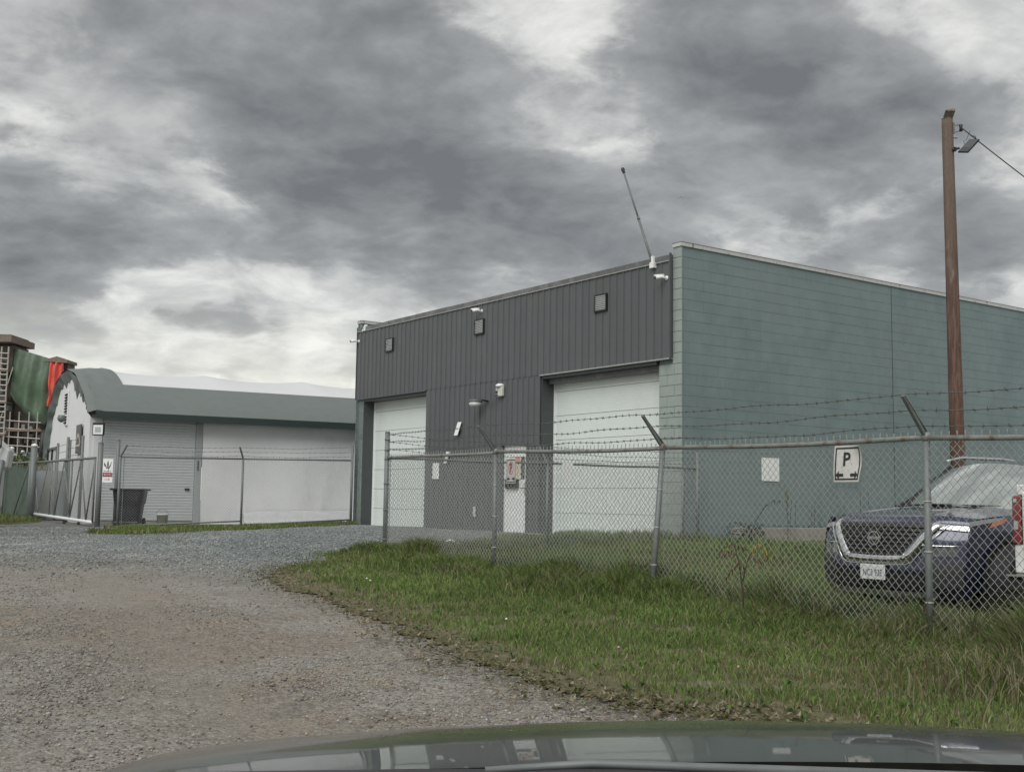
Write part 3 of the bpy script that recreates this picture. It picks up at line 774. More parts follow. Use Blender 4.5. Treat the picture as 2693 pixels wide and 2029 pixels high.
# near fence, running from the corner post towards the camera on the right
NF = [(-1.92, 18.0, .42, 1.925), (-.20, 15.12, .33, 1.905), (1.60, 12.24, .25, 1.85), (3.35, 9.36, .16, 1.82), (5.10, 6.48, .06, 1.76), (6.86, 3.60, -.02, 1.70)]
fence = thing('chain_link_fence', 'near chain link fence with barbed wire, from the gravel yard past the blue car', 'fence', (-1.92, 18.0, .42))
FO = Vector((-1.92, 18.0, .42))
def rel(p): return Vector(p) - FO
out_n = Vector((-.854, -.520, 0))
arm_tips = []
for i, (x, y, z0, z1) in enumerate(NF):
    if i == 0:
        post(MB(), 0, 0, -.35, 1.89, .038, n=14).build('corner_post', M['galv'], fence, True)
        MB().tube([(0, 0, 1.885), (0, 0, 1.91)], [.041, .03], 12).build('post_cap', M['galv'], fence, True)
        for h in (.25, .70, 1.1, 1.48, 1.62, 1.78):
            MB().tube([(0, 0, h - .012), (0, 0, h + .012)], .043, 12).build('band', M['galv'], fence, True)
        MB().box(.062, .072, -.11, -.105, -.25, 1.5).build('tension_bar', M['galv'], fence)
        arm_tips.append([Vector((x, y, 1.925 + d)) for d in (.36, .24, .13)])
    else:
        lean = Vector((0, 0, 0))
        base = Vector((x, y, z0 - .35)); top = Vector((x, y, z1))
        if i == 2: base = Vector((x - .14, y, z0 - .3))
        s = MB().tube([rel(base), rel(top)], .030, 12)
        p_ = s.build('line_post', M['galv'], fence, True)
        MB().tube([rel(top + Vector((0, 0, -.02))), rel(top + Vector((0, 0, .03))), rel(top + Vector((0, 0, .05)))], [.036, .036, .02], 12).build('post_cap', M['galv_rust'], fence, True)
        a0 = top + Vector((0, 0, .0)) + out_n * .0; a1 = top + out_n * .27 + Vector((0, 0, .33))
        k = MB().bar(rel(a0), rel(a1), .034, .028); k.build('barb_arm', M['galv'], fence, bevel=.003)
        MB().bar(rel(a0 + Vector((.012, .012, .03))), rel(a1), .05, .004).build('arm_flange', M['galv_rust'], fence)
        arm_tips.append([a0.lerp(a1, t) + Vector((0, 0, .018)) for t in (.97, .60, .24)])
        for h in (.35, .75, 1.15):
            q = base.lerp(top, (h + .35) / (z1 - z0 + .35))
            MB().tube([rel(q - Vector((0, 0, .006))), rel(q + Vector((0, 0, .006)))], .034, 10).build('tie_wire', M['wire'], fence, True)
# top rail in lengths, with end cups
for i in range(5):
    a_, b_ = NF[i], NF[i + 1]
    n = 8; pts = []
    for k in range(n + 1):
        t = k / n; p = Vector((a_[0] + (b_[0] - a_[0]) * t, a_[1] + (b_[1] - a_[1]) * t, a_[3] + (b_[3] - a_[3]) * t))
        p.z += .008 * math.sin(t * 5 + i) - .01 * math.sin(math.pi * t)
        pts.append(rel(p))
    MB().tube(pts, .0215, 12).build('top_rail', M['galv_rust'], fence, True)
    me = mesh_panel(a_[:2], b_[:2], zf(*a_[:2]) + .03, zf(*b_[:2]) + .03, a_[3], b_[3], seed=i)
    o = link_mesh('chain_link', me, M['wire'], fence); o.location = -FO
    for k in range(3):
        s = barbed(arm_tips[i][k], arm_tips[i + 1][k], .012 + .008 * k, seed=i * 3 + k)
        o = s.build('barbed_wire', M['barb'], fence); o.location = -FO

# fence from the corner post to the teal building corner
P1, P2 = Vector((-1.92, 18.0, 0)), Vector((3.53, 22.02, 0))
fence2 = thing('chain_link_fence', 'short chain link fence from the corner post to the teal building corner', 'fence', (3.53, 22.02, .55))
F2 = Vector((3.53, 22.02, .55)); dz2 = lambda t: 1.915 + .035 * t
uf = (P2 - P1).normalized(); nf2 = Vector((-uf.y, uf.x, 0))
def on2(t, z): p = P1.lerp(P2, t); return Vector((p.x, p.y, z)) - F2
for t in (.4675, .944, 1.0):
    z0 = zf(*P1.lerp(P2, t).xy)
    top_z = dz2(t) if t < .95 else 2.26
    r_ = .026 if t < .9 else (.020 if t < .95 else .034)
    MB().tube([on2(t, z0 - .3), on2(t, top_z)], r_, 10).build('line_post' if t < .99 else 'end_post', M['galv'], fence2, True)
    if t < .9:
        a0 = on2(t, dz2(t)); a1 = a0 + nf2 * .24 + Vector((0, 0, .30))
        MB().bar(a0, a1, .034, .026).build('barb_arm', M['galv'], fence2)
        tips2 = [a0.lerp(a1, q) + Vector((0, 0, .015)) for q in (.97, .6, .24)]
pts = [on2(k / 16, dz2(k / 16) + .006 * math.sin(k)) for k in range(17)]
MB().tube(pts[:9], .0205, 10).build('top_rail', M['galv'], fence2, True)
MB().tube(pts[8:], .0205, 10).build('top_rail', M['galv'], fence2, True)
me = mesh_panel(P1.xy, P2.xy, zf(*P1.xy) + .03, zf(*P2.xy) + .03, 1.915, 1.95, seed=21)
o = link_mesh('chain_link', me, M['wire'], fence2); o.location = -F2
for k in range(3):
    for a_, b_, sd in ((arm_tips[0][k] - F2, tips2[k], 40 + k), (tips2[k], on2(1.0, 2.24 - .1 * k), 50 + k)):
        barbed(a_, b_, .02, sd, r=.003).build('barbed_wire', M['barb'], fence2)

# signs wired to the near fence
fdir = Vector((.5195, -.8545, 0))
def sign_frame(pos, name, label, tilt=0.0, yaw=0.0):
    t = thing(name, label, 'sign', pos, math.atan2(fdir.y, fdir.x) + yaw)
    t.rotation_euler[1] = tilt
    return t
def arrow(s, cx, cz, L, d, y):
    hw, hl, sw = L * .42, L * .5, L * .14
    p = [(cx + d * L / 2, cz), (cx + d * (L / 2 - hl), cz + hw), (cx + d * (L / 2 - hl * .82), cz + sw), (cx - d * L / 2, cz + sw), (cx - d * L / 2, cz - sw), (cx + d * (L / 2 - hl * .82), cz - sw), (cx + d * (L / 2 - hl), cz - hw)]
    if d < 0: p = p[::-1]
    s.poly([(x, y, z) for x, z in p], .0006)
def frame_border(s, w, h, t, y):
    for x0, x1, z0, z1 in ((-w, w, h - t, h), (-w, w, -h, -h + t), (-w, -w + t, -h + t, h - t), (w - t, w, -h + t, h - t)):
        s.box(x0, x1, y - .0008, y, z0, z1)
M['sign_face'] = mat('weathered_sign_face', (.56, .555, .53), .5, var=.08, vs=8, dirt=((.40, .39, .36), 22, .56, .62, 1))
M['sign_grey'] = mat('grey_reflective_sign_face', (.50, .50, .49), .45, var=.06, vs=6, dirt=((.40, .38, .35), 9, .5, .8, .3))
M['sign_rust'] = mat('rusty_brown_ink', (.06, .03, .028), .6, var=.3, vs=30)
# no-parking sign
ct = Vector((-.20, 15.12, 0)).lerp(Vector((1.60, 12.24, 0)), .135); ct = ct + out_n * .045; ct.z = 1.655
t = sign_frame(ct, 'no_parking_sign', 'grey no parking sign with red circle and two arrows on the near fence', yaw=-.14)
W_, H_ = .148, .155
s = MB(); s.box(-W_, W_, -.002, .0, -H_, H_); s.build('plate', M['sign_grey'], t)
s = MB(); frame_border(s, W_ - .012, H_ - .012, .010, -.0022); s.build('border', M['ink'], t)
s = MB(); n = 40; cz = .035
for k in range(n):
    a0, a1 = 2 * math.pi * k / n, 2 * math.pi * (k + 1) / n
    s.poly([(.083 * math.cos(a0), -.003, cz + .083 * math.sin(a0)), (.083 * math.cos(a1), -.003, cz + .083 * math.sin(a1)), (.070 * math.cos(a1), -.003, cz + .070 * math.sin(a1)), (.070 * math.cos(a0), -.003, cz + .070 * math.sin(a0))][::-1], .0006)
s.bar((-.053, -.0042, cz + .053), (.053, -.0042, cz - .053), .0008, .012, (0, 1, 0))
s.build('prohibition_ring', M['red_ink'], t)
me = text_mesh('P', .165, bold=True); me.materials.append(M['sign_rust'])
o = link_mesh('letter', me, None, t); o.rotation_euler = (math.pi / 2, 0, 0); o.location = (-.004, -.0034, cz - .004); o.scale = (.92, 1, 1)
for _d in (-1, 1):
    s = MB(); arrow(s, _d * .080, -.100, .085, _d, -.0026); s.build('arrow', M['ink'], t)
MB().tube([(0, .03, H_ - .01), (0, -.006, H_ - .004), (0, -.004, H_ + .05)], .004, 5).build('wire_tie', M['black'], t)
# parking sign, bent at one edge and crazed
ct = Vector((1.60, 12.24, 0)).lerp(Vector((3.35, 9.36, 0)), .765) + out_n * .045; ct.z = 1.63
t = sign_frame(ct, 'parking_sign', 'warped white parking sign with black P and two arrows on the near fence', yaw=-.06)
W_, H_ = .158, .157
def bend(x, z): return -.03 * max(0, (x + z * .25 - .05) / .14) ** 2 + .012 * math.sin(z * 9 + x * 5) + .018 * max(0, (x - .05) / .1) * math.sin(z * 13 + 1)
def bx_(u, v, off): x, z = -W_ + 2 * W_ * u, -H_ + 2 * H_ * v; return (x, -bend(x, z) * -1 + off, z)
s = MB(); s.grid(20, 20, lambda u, v: bx_(u, v, 0)); s.grid(20, 20, lambda u, v: bx_(u, v, .003), True)
s.build('plate', M['sign_face'], t, True)
def bent(o_mesh):
    for v in o_mesh.vertices: v.co.y += bend(v.co.x, v.co.z)
s = MB(); w, h, q = W_ - .016, H_ - .016, .014; nseg = 24
for k in range(nseg):
    u0, u1 = -w + 2 * w * k / nseg, -w + 2 * w * (k + 1) / nseg
    s.box(u0, u1, -.0024, -.0016, h - q, h); s.box(u0, u1, -.0024, -.0016, -h, -h + q)
    v0, v1 = -h + q + 2 * (h - q) * k / nseg, -h + q + 2 * (h - q) * (k + 1) / nseg
    s.box(-w, -w + q, -.0024, -.0016, v0, v1); s.box(w - q, w, -.0024, -.0016, v0, v1)
me = s.mesh('border'); bent(me); link_mesh('border', me, M['ink'], t)
me = text_mesh('P', .165, bold=True); me.materials.append(M['ink']); me.transform(Matrix.Rotation(math.pi / 2, 4, 'X')); me.transform(Matrix.Translation((-.012, -.0028, .032))); bent(me)
link_mesh('letter', me, None, t)
for _d in (-1, 1):
    s = MB(); arrow(s, _d * .086, -.098, .092, _d, -.0026); me = s.mesh('arrow'); bent(me); link_mesh('arrow', me, M['ink'], t)
# paper on the short fence
q = P1.lerp(P2, .529) - nf2 * .03
o = MB().box(-.115, .115, -.003, 0, -.165, .165).build('notice', M['paper'], None); o.location = (q.x, q.y, 1.815); o.rotation_euler = (0, 0, math.atan2(uf.y, uf.x))
tag(o, 'white notice sheet on the short fence before the wide overhead door', 'notice')

# ------------------------------------------------------------------ utility pole
M['pole'] = mat('weathered_red_brown_pole', (.158, .090, .066), .9, var=.45, vs=4.0, stretch=(5, 5, .30), col2=(.095, .056, .045), m2=(.44, .56), bump=1.0, bs=40, dirt=((.235, .175, .140), 5.0, .56, .66, .35))
M['pole_top'] = mat('grey_weathered_timber', (.22, .19, .155), .85, var=.35, vs=2.5, stretch=(6, 6, .3), col2=(.13, .11, .095), bump=.6, bs=22)
pb, pt_ = Vector((8.86, 23.0, .5)), Vector((8.80, 23.0, 9.16))
up = thing('utility_pole', 'weathered brown timber utility pole standing before the teal side wall', 'pole', pb)
def ax(t): return (pt_ - pb) * t
_t = M['pole'].node_tree; _b = _t.nodes['Principled BSDF']; _src = _b.inputs['Base Color'].links[0].from_socket
_g = _t.nodes.new('ShaderNodeNewGeometry'); _s = _t.nodes.new('ShaderNodeSeparateXYZ'); _t.links.new(_g.outputs['Position'], _s.inputs[0])
_n = _t.nodes.new('ShaderNodeTexNoise'); _n.inputs['Scale'].default_value = 1.4; _t.links.new(_g.outputs['Position'], _n.inputs['Vector'])
_a = _t.nodes.new('ShaderNodeMath'); _a.operation = 'MULTIPLY_ADD'; _t.links.new(_n.outputs['Fac'], _a.inputs[0]); _a.inputs[1].default_value = 3.2; _t.links.new(_s.outputs[2], _a.inputs[2])
_m = _t.nodes.new('ShaderNodeMapRange'); _m.inputs[1].default_value = 6.2; _m.inputs[2].default_value = 9.6; _m.inputs[4].default_value = .72; _t.links.new(_a.outputs[0], _m.inputs[0])
_x = _t.nodes.new('ShaderNodeMix'); _x.data_type = 'RGBA'; _t.links.new(_m.outputs[0], _x.inputs[0]); _t.links.new(_src, _x.inputs[6]); _x.inputs[7].default_value = (.172, .138, .112, 1); _t.links.new(_x.outputs[2], _b.inputs['Base Color'])   # the bark stain has weathered off the upper shaft
MB().tube([ax(-.03), ax(.35), ax(.70), ax(.985), ax(1.0)], [.150, .138, .122, .111, .108], 18).build('pole_shaft', M['pole'], up, True)
s = MB(); s.tube([ax(1.0), ax(1.0) + Vector((0, 0, .012))], .112, 18); s.poly([ax(1.0) + Vector(q) for q in ((-.11, -.08, .01), (.09, -.08, .01), (.11, .0, .09), (.09, .08, .01), (-.11, .08, .01))][:3] + [ax(1.0) + Vector((-.11, -.08, .02))], .16)
s.build('pole_cap', M['pole_top'], up)
b = MB(); zt0 = 8.37; BS_ = Vector((-.055, 0, 0))
b.bar((.10, -.06, zt0), (.26, -.08, zt0 + .03), .025, .02); b.bar((.10, -.06, zt0 + .14), (.26, -.08, zt0 + .16), .025, .02); b.bar((.10, -.07, zt0 - .03), (.10, -.07, zt0 + .2), .03, .03)
b.build('insulator_bracket', M['galv'], up).location = BS_
MB().lathe([(.025, -.07), (.04, -.06), (.028, 0), (.04, .06), (.025, .07)], (.24, -.08, zt0 + .085), 12).build('insulator', M['black_metal'], up, True).location = BS_
MB().tube([(-.15, 0, zt0 - .1), (.14, 0, zt0 - .1)], .012, 6).build('through_bolt', M['galv'], up)
lamp = thing('pole_lamp', 'black rectangular area light bracketed to the timber pole', 'lamp', (8.80, 22.9, 8.50))
lamp.scale = (.82, .82, .82)
MB().tube([(.06, -.03, -.02), (.22, -.06, .02)], .03, 8).box(.08, .14, -.08, .0, -.06, .04).build('arm', M['black_metal'], lamp)
L0 = Vector((.20, -.07, -.08)); ax1 = Vector((.30, -.02, .335)); ax2 = Vector((.22, -.16, -.05)).normalized() * .25
nrm2 = ax1.cross(ax2).normalized()
def slab(s, o0, e1, e2, th): s.poly([o0, o0 + e1, o0 + e1 + e2, o0 + e2], th); return s
slab(MB(), L0 - ax2 * .15, ax1 * .98, ax2, .055).build('housing', M['black_metal'], lamp, bevel=.012)
slab(MB(), L0 - ax2 * .15 + ax1 * .30 + ax2 * .08 - nrm2 * .004, ax1 * .62, ax2 * .84, .002).build('lens', mat('dim_lamp_lens', (.045, .048, .05), .5, var=.05), lamp)
def wire(name, pts, r, label, cat='wire', group=None):
    o = MB().tube(pts, r, 6).build(name, M['black'], None, True); return tag(o, label, cat, group)
A0 = pb + Vector((.21, -.08, 8.45)); endw = Vector((17.5, 25.5, 4.6))
wpts = []
for k in range(25):
    t = k / 24; p = A0.lerp(endw, t); p.z -= .9 * 4 * t * (1 - t) * .25; wpts.append(p)
wire('service_wire', wpts, .011, 'black service wire running down from the timber pole top')
q0 = Vector((9.25, 22.85, 8.77)); q1 = wpts[1] + Vector((0, 0, -.02))
wire('lamp_lead', [q0, q0.lerp(q1, .5) + Vector((0, 0, .05)), q1], .008, 'short black lead from the area light to the service wire')
q0 = wpts[0] + Vector((.16, 0, -.05)); q1 = Vector((9.12, 22.86, 8.5))
wire('splice_lead', [q0, q0.lerp(q1, .45) + Vector((-.04, 0, -.02)), q1 + Vector((-.05, 0, .16)), q1], .005, 'thin looping splice lead beside the area light')
for k, (z0, z1, nm) in enumerate(((9.55, 14.0, 'topmost'), (9.15, 13.3, 'middle'), (8.75, 12.4, 'lowest'))):
    P_ = Vector((18.5, 46, z0 - 1.15)); Q_ = Vector((34, 46 + 6, z1))
    pts = [P_.lerp(Q_, t / 10) - Vector((0, 0, 1.0 * (t / 10) * (1 - t / 10))) for t in range(11)]
    wire('power_line', pts, .02, nm + ' of three thin power lines passing behind the teal warehouse', group='power lines behind the warehouse')
# bird gliding over the roof
bd = thing('bird', 'dark bird gliding with swept wings above the warehouse roof', 'bird', (5.85, 40.0, 12.05))
bd.scale = (.19, .19, .19)
MB().tube([(0, -.12, 0), (0, .0, .01), (0, .16, 0), (0, .25, -.01)], [.015, .05, .04, .012], 8).build('body', M['black'], bd, True)
for sg in (-1, 1):
    w_ = [(0, .10, .02), (sg * .22, .04, -.07), (sg * .60, -.02, -.26), (sg * .34, -.09, -.13), (0, -.07, .01)]
    MB().poly(w_ if sg > 0 else w_[::-1], .015).build('wing', M['black'], bd)

# ------------------------------------------------------------------ blue crossover car, nose to the left, parallel to the side wall
M['car_blue'] = mat('dark_blue_car_paint', (.011, .017, .050), .28, metal=.35, var=.03, coat=1.0, spec=.6)
M['car_glass'] = mat('sky_toned_car_glass', (.40, .44, .425), .05, metal=.6, var=0, spec=.9, coat=1.0)  # pale metallic base stands in for sky reflected in the panes
M['plastic_dark'] = mat('dark_grey_bumper_plastic', (.030, .031, .034), .55, var=.1)
M['tyre'] = mat('tyre_rubber', (.022, .022, .022), .8, var=.1)
M['rim'] = mat('alloy_rim', (.40, .41, .42), .3, metal=.8, var=.05)
M['lamp_dark'] = mat('smoked_lamp_lens', (.10, .105, .11), .08, metal=.3, var=.1, coat=.8)
M['lamp_clear'] = mat('headlamp_lens', (.45, .47, .48), .10, metal=.3, var=.1, vs=20, coat=.8)
M['lamp_amber'] = mat('amber_lens', (.62, .22, .13), .2, var=.1, vs=25)
M['lamp_red'] = mat('red_tail_lens', (.17, .016, .018), .18, var=.1, vs=20, coat=.6)
M['plate_white'] = mat('plate_white', (.66, .67, .67), .4, var=.05, vs=20)

def wheel(parent, x, y, r=.345, w=.225, side=1):
    t = MB().lathe([(r * .66, -w / 2), (r * .92, -w / 2), (r, -w / 2 + .03), (r, w / 2 - .03), (r * .92, w / 2), (r * .66, w / 2)], (x, y, r), 32, 'y', False).build('tyre', M['tyre'], parent, True)
    yo = y + side * (w / 2 - .02)
    rm = MB().lathe([(r * .68, -.05), (r * .68, .012), (r * .62, .012), (r * .60, -.03), (.0, -.03)], (x, yo, r), 28, 'y').build('rim', M['rim'], t)
    s = MB()
    for k in range(5):
        a = 2 * math.pi * k / 5
        s.bar((x + .04 * math.cos(a), yo + .0, r + .04 * math.sin(a)), (x + r * .64 * math.cos(a), yo + .008, r + r * .64 * math.sin(a)), .055, .03, (0, 1, 0))
    s.build('spokes', M['rim'], t)
    return t

SG = .17
suv = thing('parked_car', 'dark blue crossover car with chrome grille parked along the teal wall', 'car', (3.80, 12.20, SG), RZ)
def plan(y): return .31 * (abs(y) / .92) ** 2.7
def lean_(h): return float(np.interp(h, [.18, .28, .45, .62, .80, .90, .945, .965], [.10, .03, .0, .012, .045, .085, .125, .18]))
def FS(y, h): return plan(y) + lean_(h)                     # front skin
def hood_front(y): return .965 - .045 * (abs(y) / .88) ** 2
# front fascia
def ff(u, v):
    y = -.885 + 1.77 * u; h = .19 + (hood_front(y) - .19) * v
    return (FS(y, .19 + (.965 - .19) * v), y * (1 - .03 * (1 - v) ** 2), h)
MB().grid(44, 26, ff, True).build('front_bumper', M['car_blue'], suv, True)
# hood
def hz_(x, y):
    u = max(0, min(1, (x - .18) / 1.25))
    base = .970 + .150 * u ** .48
    a = abs(y) / .88
    cr = -.032 * a ** 2 - .10 * max(0, a - .74) * (1 + .6 * u)
    crease = .014 * math.exp(-((a - .62) / .06) ** 2) * min(1, u * 3) - .012 * math.exp(-((a - .48) / .10) ** 2) * min(1, u * 3)
    return base + cr + crease
def hf(u, v):
    y = -.885 + 1.77 * u; x0 = FS(y, .965); x1 = 1.17 + .34 * (abs(y) / .88) ** 2
    x = x0 + (x1 - x0) * v
    z = hz_(x, y)
    return (x, y, z if v > 0 else hood_front(y))
MB().grid(56, 30, hf, True).build('hood', M['car_blue'], suv, True)
# flanks with wheel arches
XL = 4.62; WX = (.93, 3.635); WR = .345
def hw(x): return .885 + .045 * float(sm((x - .25) / .7)) - .05 * float(sm((x - 3.9) / .7))
def belt(x):
    if x < 1.45: return max(hood_front(.885), hz_(x, .885)) + .002
    return float(np.interp(x, [1.45, 2.6, 3.9, 4.62], [hz_(1.45, .885) + .002, 1.055, 1.10, 1.08]))
def side_fn(sg):
    def f(u, v):
        x0 = FS(.885, .19 + .76 * v) - .004; x = x0 + (XL - x0) * u ** 1.15
        h0 = .26 - .07 * max(0, 1 - u / .04); h = h0 + (belt(x) - h0) * v
        w = hw(x) + .012 * math.sin(math.pi * min(1, v * 1.1)) - .05 * max(0, v - .78) / .22 * .55 - .03 * max(0, .2 - v) / .2
        w -= .010 * math.exp(-((h - .78) / .05) ** 2)
        k_ = float(sm((v - .80) / .2)) if x < 1.7 else 0
        w = w * (1 - k_) + .884 * k_
        k_ = max(0, 1 - u / .03); w = w * (1 - k_) + .885 * (1 - .03 * (1 - v) ** 2) * k_
        for wx in WX:
            d = math.hypot(x - wx, h - WR)
            if .30 < d < .44 and h > .2:
                k = .395 / d
                if d < .395: x, h = wx + (x - wx) * k, WR + (h - WR) * k
        return (x, sg * w, h)
    return f
def keep_side(q):
    return not all(min(math.hypot(p[0] - wx, p[2] - WR) for wx in WX) < .3951 for p in q)
for sg in (-1, 1):
    MB().grid(110, 28, side_fn(sg), sg > 0, keep_side).build('flank', M['car_blue'], suv, True)
    # join between bumper corner and flank
    for wx in WX:
        s = MB(); n = 26
        for k in range(n):
            a0, a1 = math.radians(-12 + 204 * k / n), math.radians(-12 + 204 * (k + 1) / n)
            ring = lambda a, r_, yy: (wx + r_ * math.cos(a), sg * yy, WR + r_ * math.sin(a))
            w0 = hw(wx)
            s.add([ring(a0, .392, w0 + .022), ring(a1, .392, w0 + .022), ring(a1, .455, w0 + .014), ring(a0, .455, w0 + .014), ring(a0, .392, w0 - .25), ring(a1, .392, w0 - .25)], [(0, 1, 2, 3), (0, 4, 5, 1)])
        s.build('arch_trim', M['plastic_dark'], suv, True, fixn=False)
        MB().lathe([(.39, -.3), (.39, .0)], (wx, sg * (hw(wx) - .06) - (.0 if sg < 0 else 0), WR), 24, 'y').build('wheel_well', M['black'], suv)
    MB().box(1.35, 3.2, min(sg * .86, sg * .935), max(sg * .86, sg * .935), .20, .32).build('sill', M['plastic_dark'], suv, bevel=.02)
for wx in WX:
    for sg in (-1, 1): wheel(suv, wx, sg * .80, side=sg)
MB().box(.35, 4.5, -.80, .80, .20, .26).build('floor', M['black'], suv)
# cabin
def wsb(y): return Vector((1.22 + .30 * (abs(y) / .70) ** 2, y, 1.105 - .035 * (abs(y) / .7) ** 2 + .015))
def wst(y): return Vector((2.10 + .15 * (abs(y) / .57) ** 2, y, 1.615 - .045 * (abs(y) / .57) ** 2))
def wsf(u, v):
    a_, b_ = wsb(-.70 + 1.40 * u), wst(-.57 + 1.14 * u); p = a_.lerp(b_, v); p.z += .035 * math.sin(math.pi * v); return tuple(p)
MB().grid(24, 14, wsf, True).build('windshield', M['car_glass'], suv, True)
def rf(u, v):
    y = -.60 + 1.20 * u; a_ = wst(y * .95); x = a_.x + (4.25 - a_.x) * v
    z = a_.z + .075 * math.sin(min(1, v * 1.6) * math.pi / 2) - .10 * max(0, v - .5) ** 2 * 2
    return (x, y * (1 - .05 * v), z + (-.02 if abs(u - .5) > .49 else 0))
MB().grid(18, 14, rf, True).build('roof', M['car_blue'], suv, True)
MB().add([rf(.02, 1), rf(.5, 1), rf(.98, 1), (4.60, .72, 1.08), (4.62, 0, 1.10), (4.60, -.72, 1.08)], [(0, 1, 4, 5), (1, 2, 3, 4)]).build('rear_glass', M['car_glass'], suv)
MB().add([(4.60, -.80, 1.08), (4.60, .80, 1.08), (4.65, .80, .35), (4.65, -.80, .35)], [(0, 1, 2, 3)]).build('tailgate', M['car_blue'], suv)
for sg in (-1, 1):
    # A pillar
    MB().tube([tuple(wsb(sg * .715) + Vector((.04, 0, -.01))), tuple(wsb(sg * .70).lerp(wst(sg * .585), .5) + Vector((.03, 0, .035))), tuple(wst(sg * .59) + Vector((.03, 0, .005)))], [.05, .042, .04], 8).build('pillar', M['black'], suv, True)
    def sw(u, v):
        x = 1.62 + (4.35 - 1.62) * u; zt_ = float(np.interp(x, [1.62, 2.2, 3.0, 4.35], [1.12, 1.55, 1.60, 1.50])); zb = belt(x) - .01
        z = zb + (zt_ - zb) * v; yy = hw(x) - .055 - (hw(x) - .055 - .60) * ((z - zb) / .55)
        return (x, sg * yy, z)
    MB().grid(16, 6, sw, sg > 0).build('side_glass', M['car_glass'], suv, True)
    MB().tube([(2.15, sg * .56, 1.655), (2.5, sg * .585, 1.705), (3.4, sg * .58, 1.715), (4.2, sg * .55, 1.66)], [.012, .02, .02, .012], 8).build('roof_rail', M['silver'], suv, True)
    mrr = MB().lathe([(.02, -.09), (.075, -.07), (.085, 0), (.07, .06), (.02, .07)], (1.92, sg * .99, 1.10), 12, 'y').build('mirror', M['car_blue'], suv, True)
    MB().bar((1.92, sg * .84, 1.06), (1.92, sg * .96, 1.09), .06, .03).build('mirror_arm', M['black'], mrr)
MB().tube([(1.20, .15, 1.125), (1.30, -.35, 1.125), (1.45, -.55, 1.12)], .012, 6).build('wiper', M['black'], suv)
MB().tube([(1.22, .62, 1.11), (1.20, .12, 1.135), (1.24, -.1, 1.13)], .012, 6).build('wiper', M['black'], suv)
MB().grid(20, 2, lambda u, v: (1.14 + .34 * (abs(-.72 + 1.44 * u) / .88) ** 2 + .10 * v, -.72 + 1.44 * u, 1.095 - .03 * (abs(-.72 + 1.44 * u) / .72) ** 2 + .02 * v), True).build('cowl', M['black'], suv, True)
# grille: dark field, slats, chrome U
def gw(h): return float(np.interp(h, [.56, .60, .93], [.30, .335, .60]))
def gf(u, v):
    h = .57 + .365 * v; y = (-1 + 2 * u) * gw(h)
    return (FS(y, h) - .010, y, h)
gr = MB().grid(20, 12, gf, True).build('grille', M['black'], suv, True)
for k in range(8):
    h = .615 + k * .040; w = gw(h) - .04
    MB().tube([(FS(y, h) - .022, y, h) for y in np.linspace(-w, w, 13)], .009, 5).build('slat', M['plastic_dark'], gr, True)
upts = [(.0, .0)]
Upath = [(.64, .945), (.60, .90), (.47, .72), (.375, .60), (.33, .575), (.15, .565), (0, .563)]
Upath = [(y, h) for y, h in Upath] + [(-y, h) for y, h in Upath[-2::-1]]
def ribbon(path, wd, th, off):
    s = MB(); n = len(path); vs = []
    for i, (y, h) in enumerate(path):
        a_ = path[max(0, i - 1)]; b_ = path[min(n - 1, i + 1)]
        d = Vector((b_[0] - a_[0], b_[1] - a_[1])).normalized(); nn = Vector((-d.y, d.x)) * wd / 2
        for q, o_ in ((1, 0), (.55, th), (-.55, th), (-1, 0)):
            yy, hh = y + nn.x * q, h + nn.y * q
            vs.append((FS(yy, hh) - off - o_, yy, hh))
    s.add(vs, [(i * 4 + k, i * 4 + k + 1, (i + 1) * 4 + k + 1, (i + 1) * 4 + k) for i in range(n - 1) for k in range(3)])
    return s
def refine(p, m=6):
    o_ = []
    for i in range(len(p) - 1):
        for k in range(m): t = k / m; o_.append((p[i][0] + (p[i + 1][0] - p[i][0]) * t, p[i][1] + (p[i + 1][1] - p[i][1]) * t))
    return o_ + [p[-1]]
ribbon(refine(Upath), .090, .026, .012).build('grille_surround', M['chrome'], suv, True, fixn=True)
Uo = [(.72, .925), (.69, .88), (.55, .70), (.43, .545), (.36, .515), (0, .500)]; Uo = Uo + [(-y, h) for y, h in Uo[-2::-1]]
ribbon(refine(Uo), .016, .010, .010).build('grille_trim', M['chrome'], suv, True, fixn=True)
em = MB(); 
for k in range(28):
    a0, a1 = 2 * math.pi * k / 28, 2 * math.pi * (k + 1) / 28
    em.bar((-.0, .068 * math.cos(a0), .775 + .068 * math.sin(a0)), (-.0, .068 * math.cos(a1), .775 + .068 * math.sin(a1)), .014, .016, (1, 0, 0))
em.box(-.008, .008, -.085, .085, .760, .790)
em_o = em.build('emblem', M['chrome'], gr); em_o.location = (FS(0, .775) - .038, 0, 0)
MB().lathe([(.06, 0), (.06, .006)], (FS(0, .775) - .036, 0, .775), 20, 'x').build('emblem_disc', M['plastic_dark'], em_o).location = (-FS(0, .775) + .038, 0, 0)
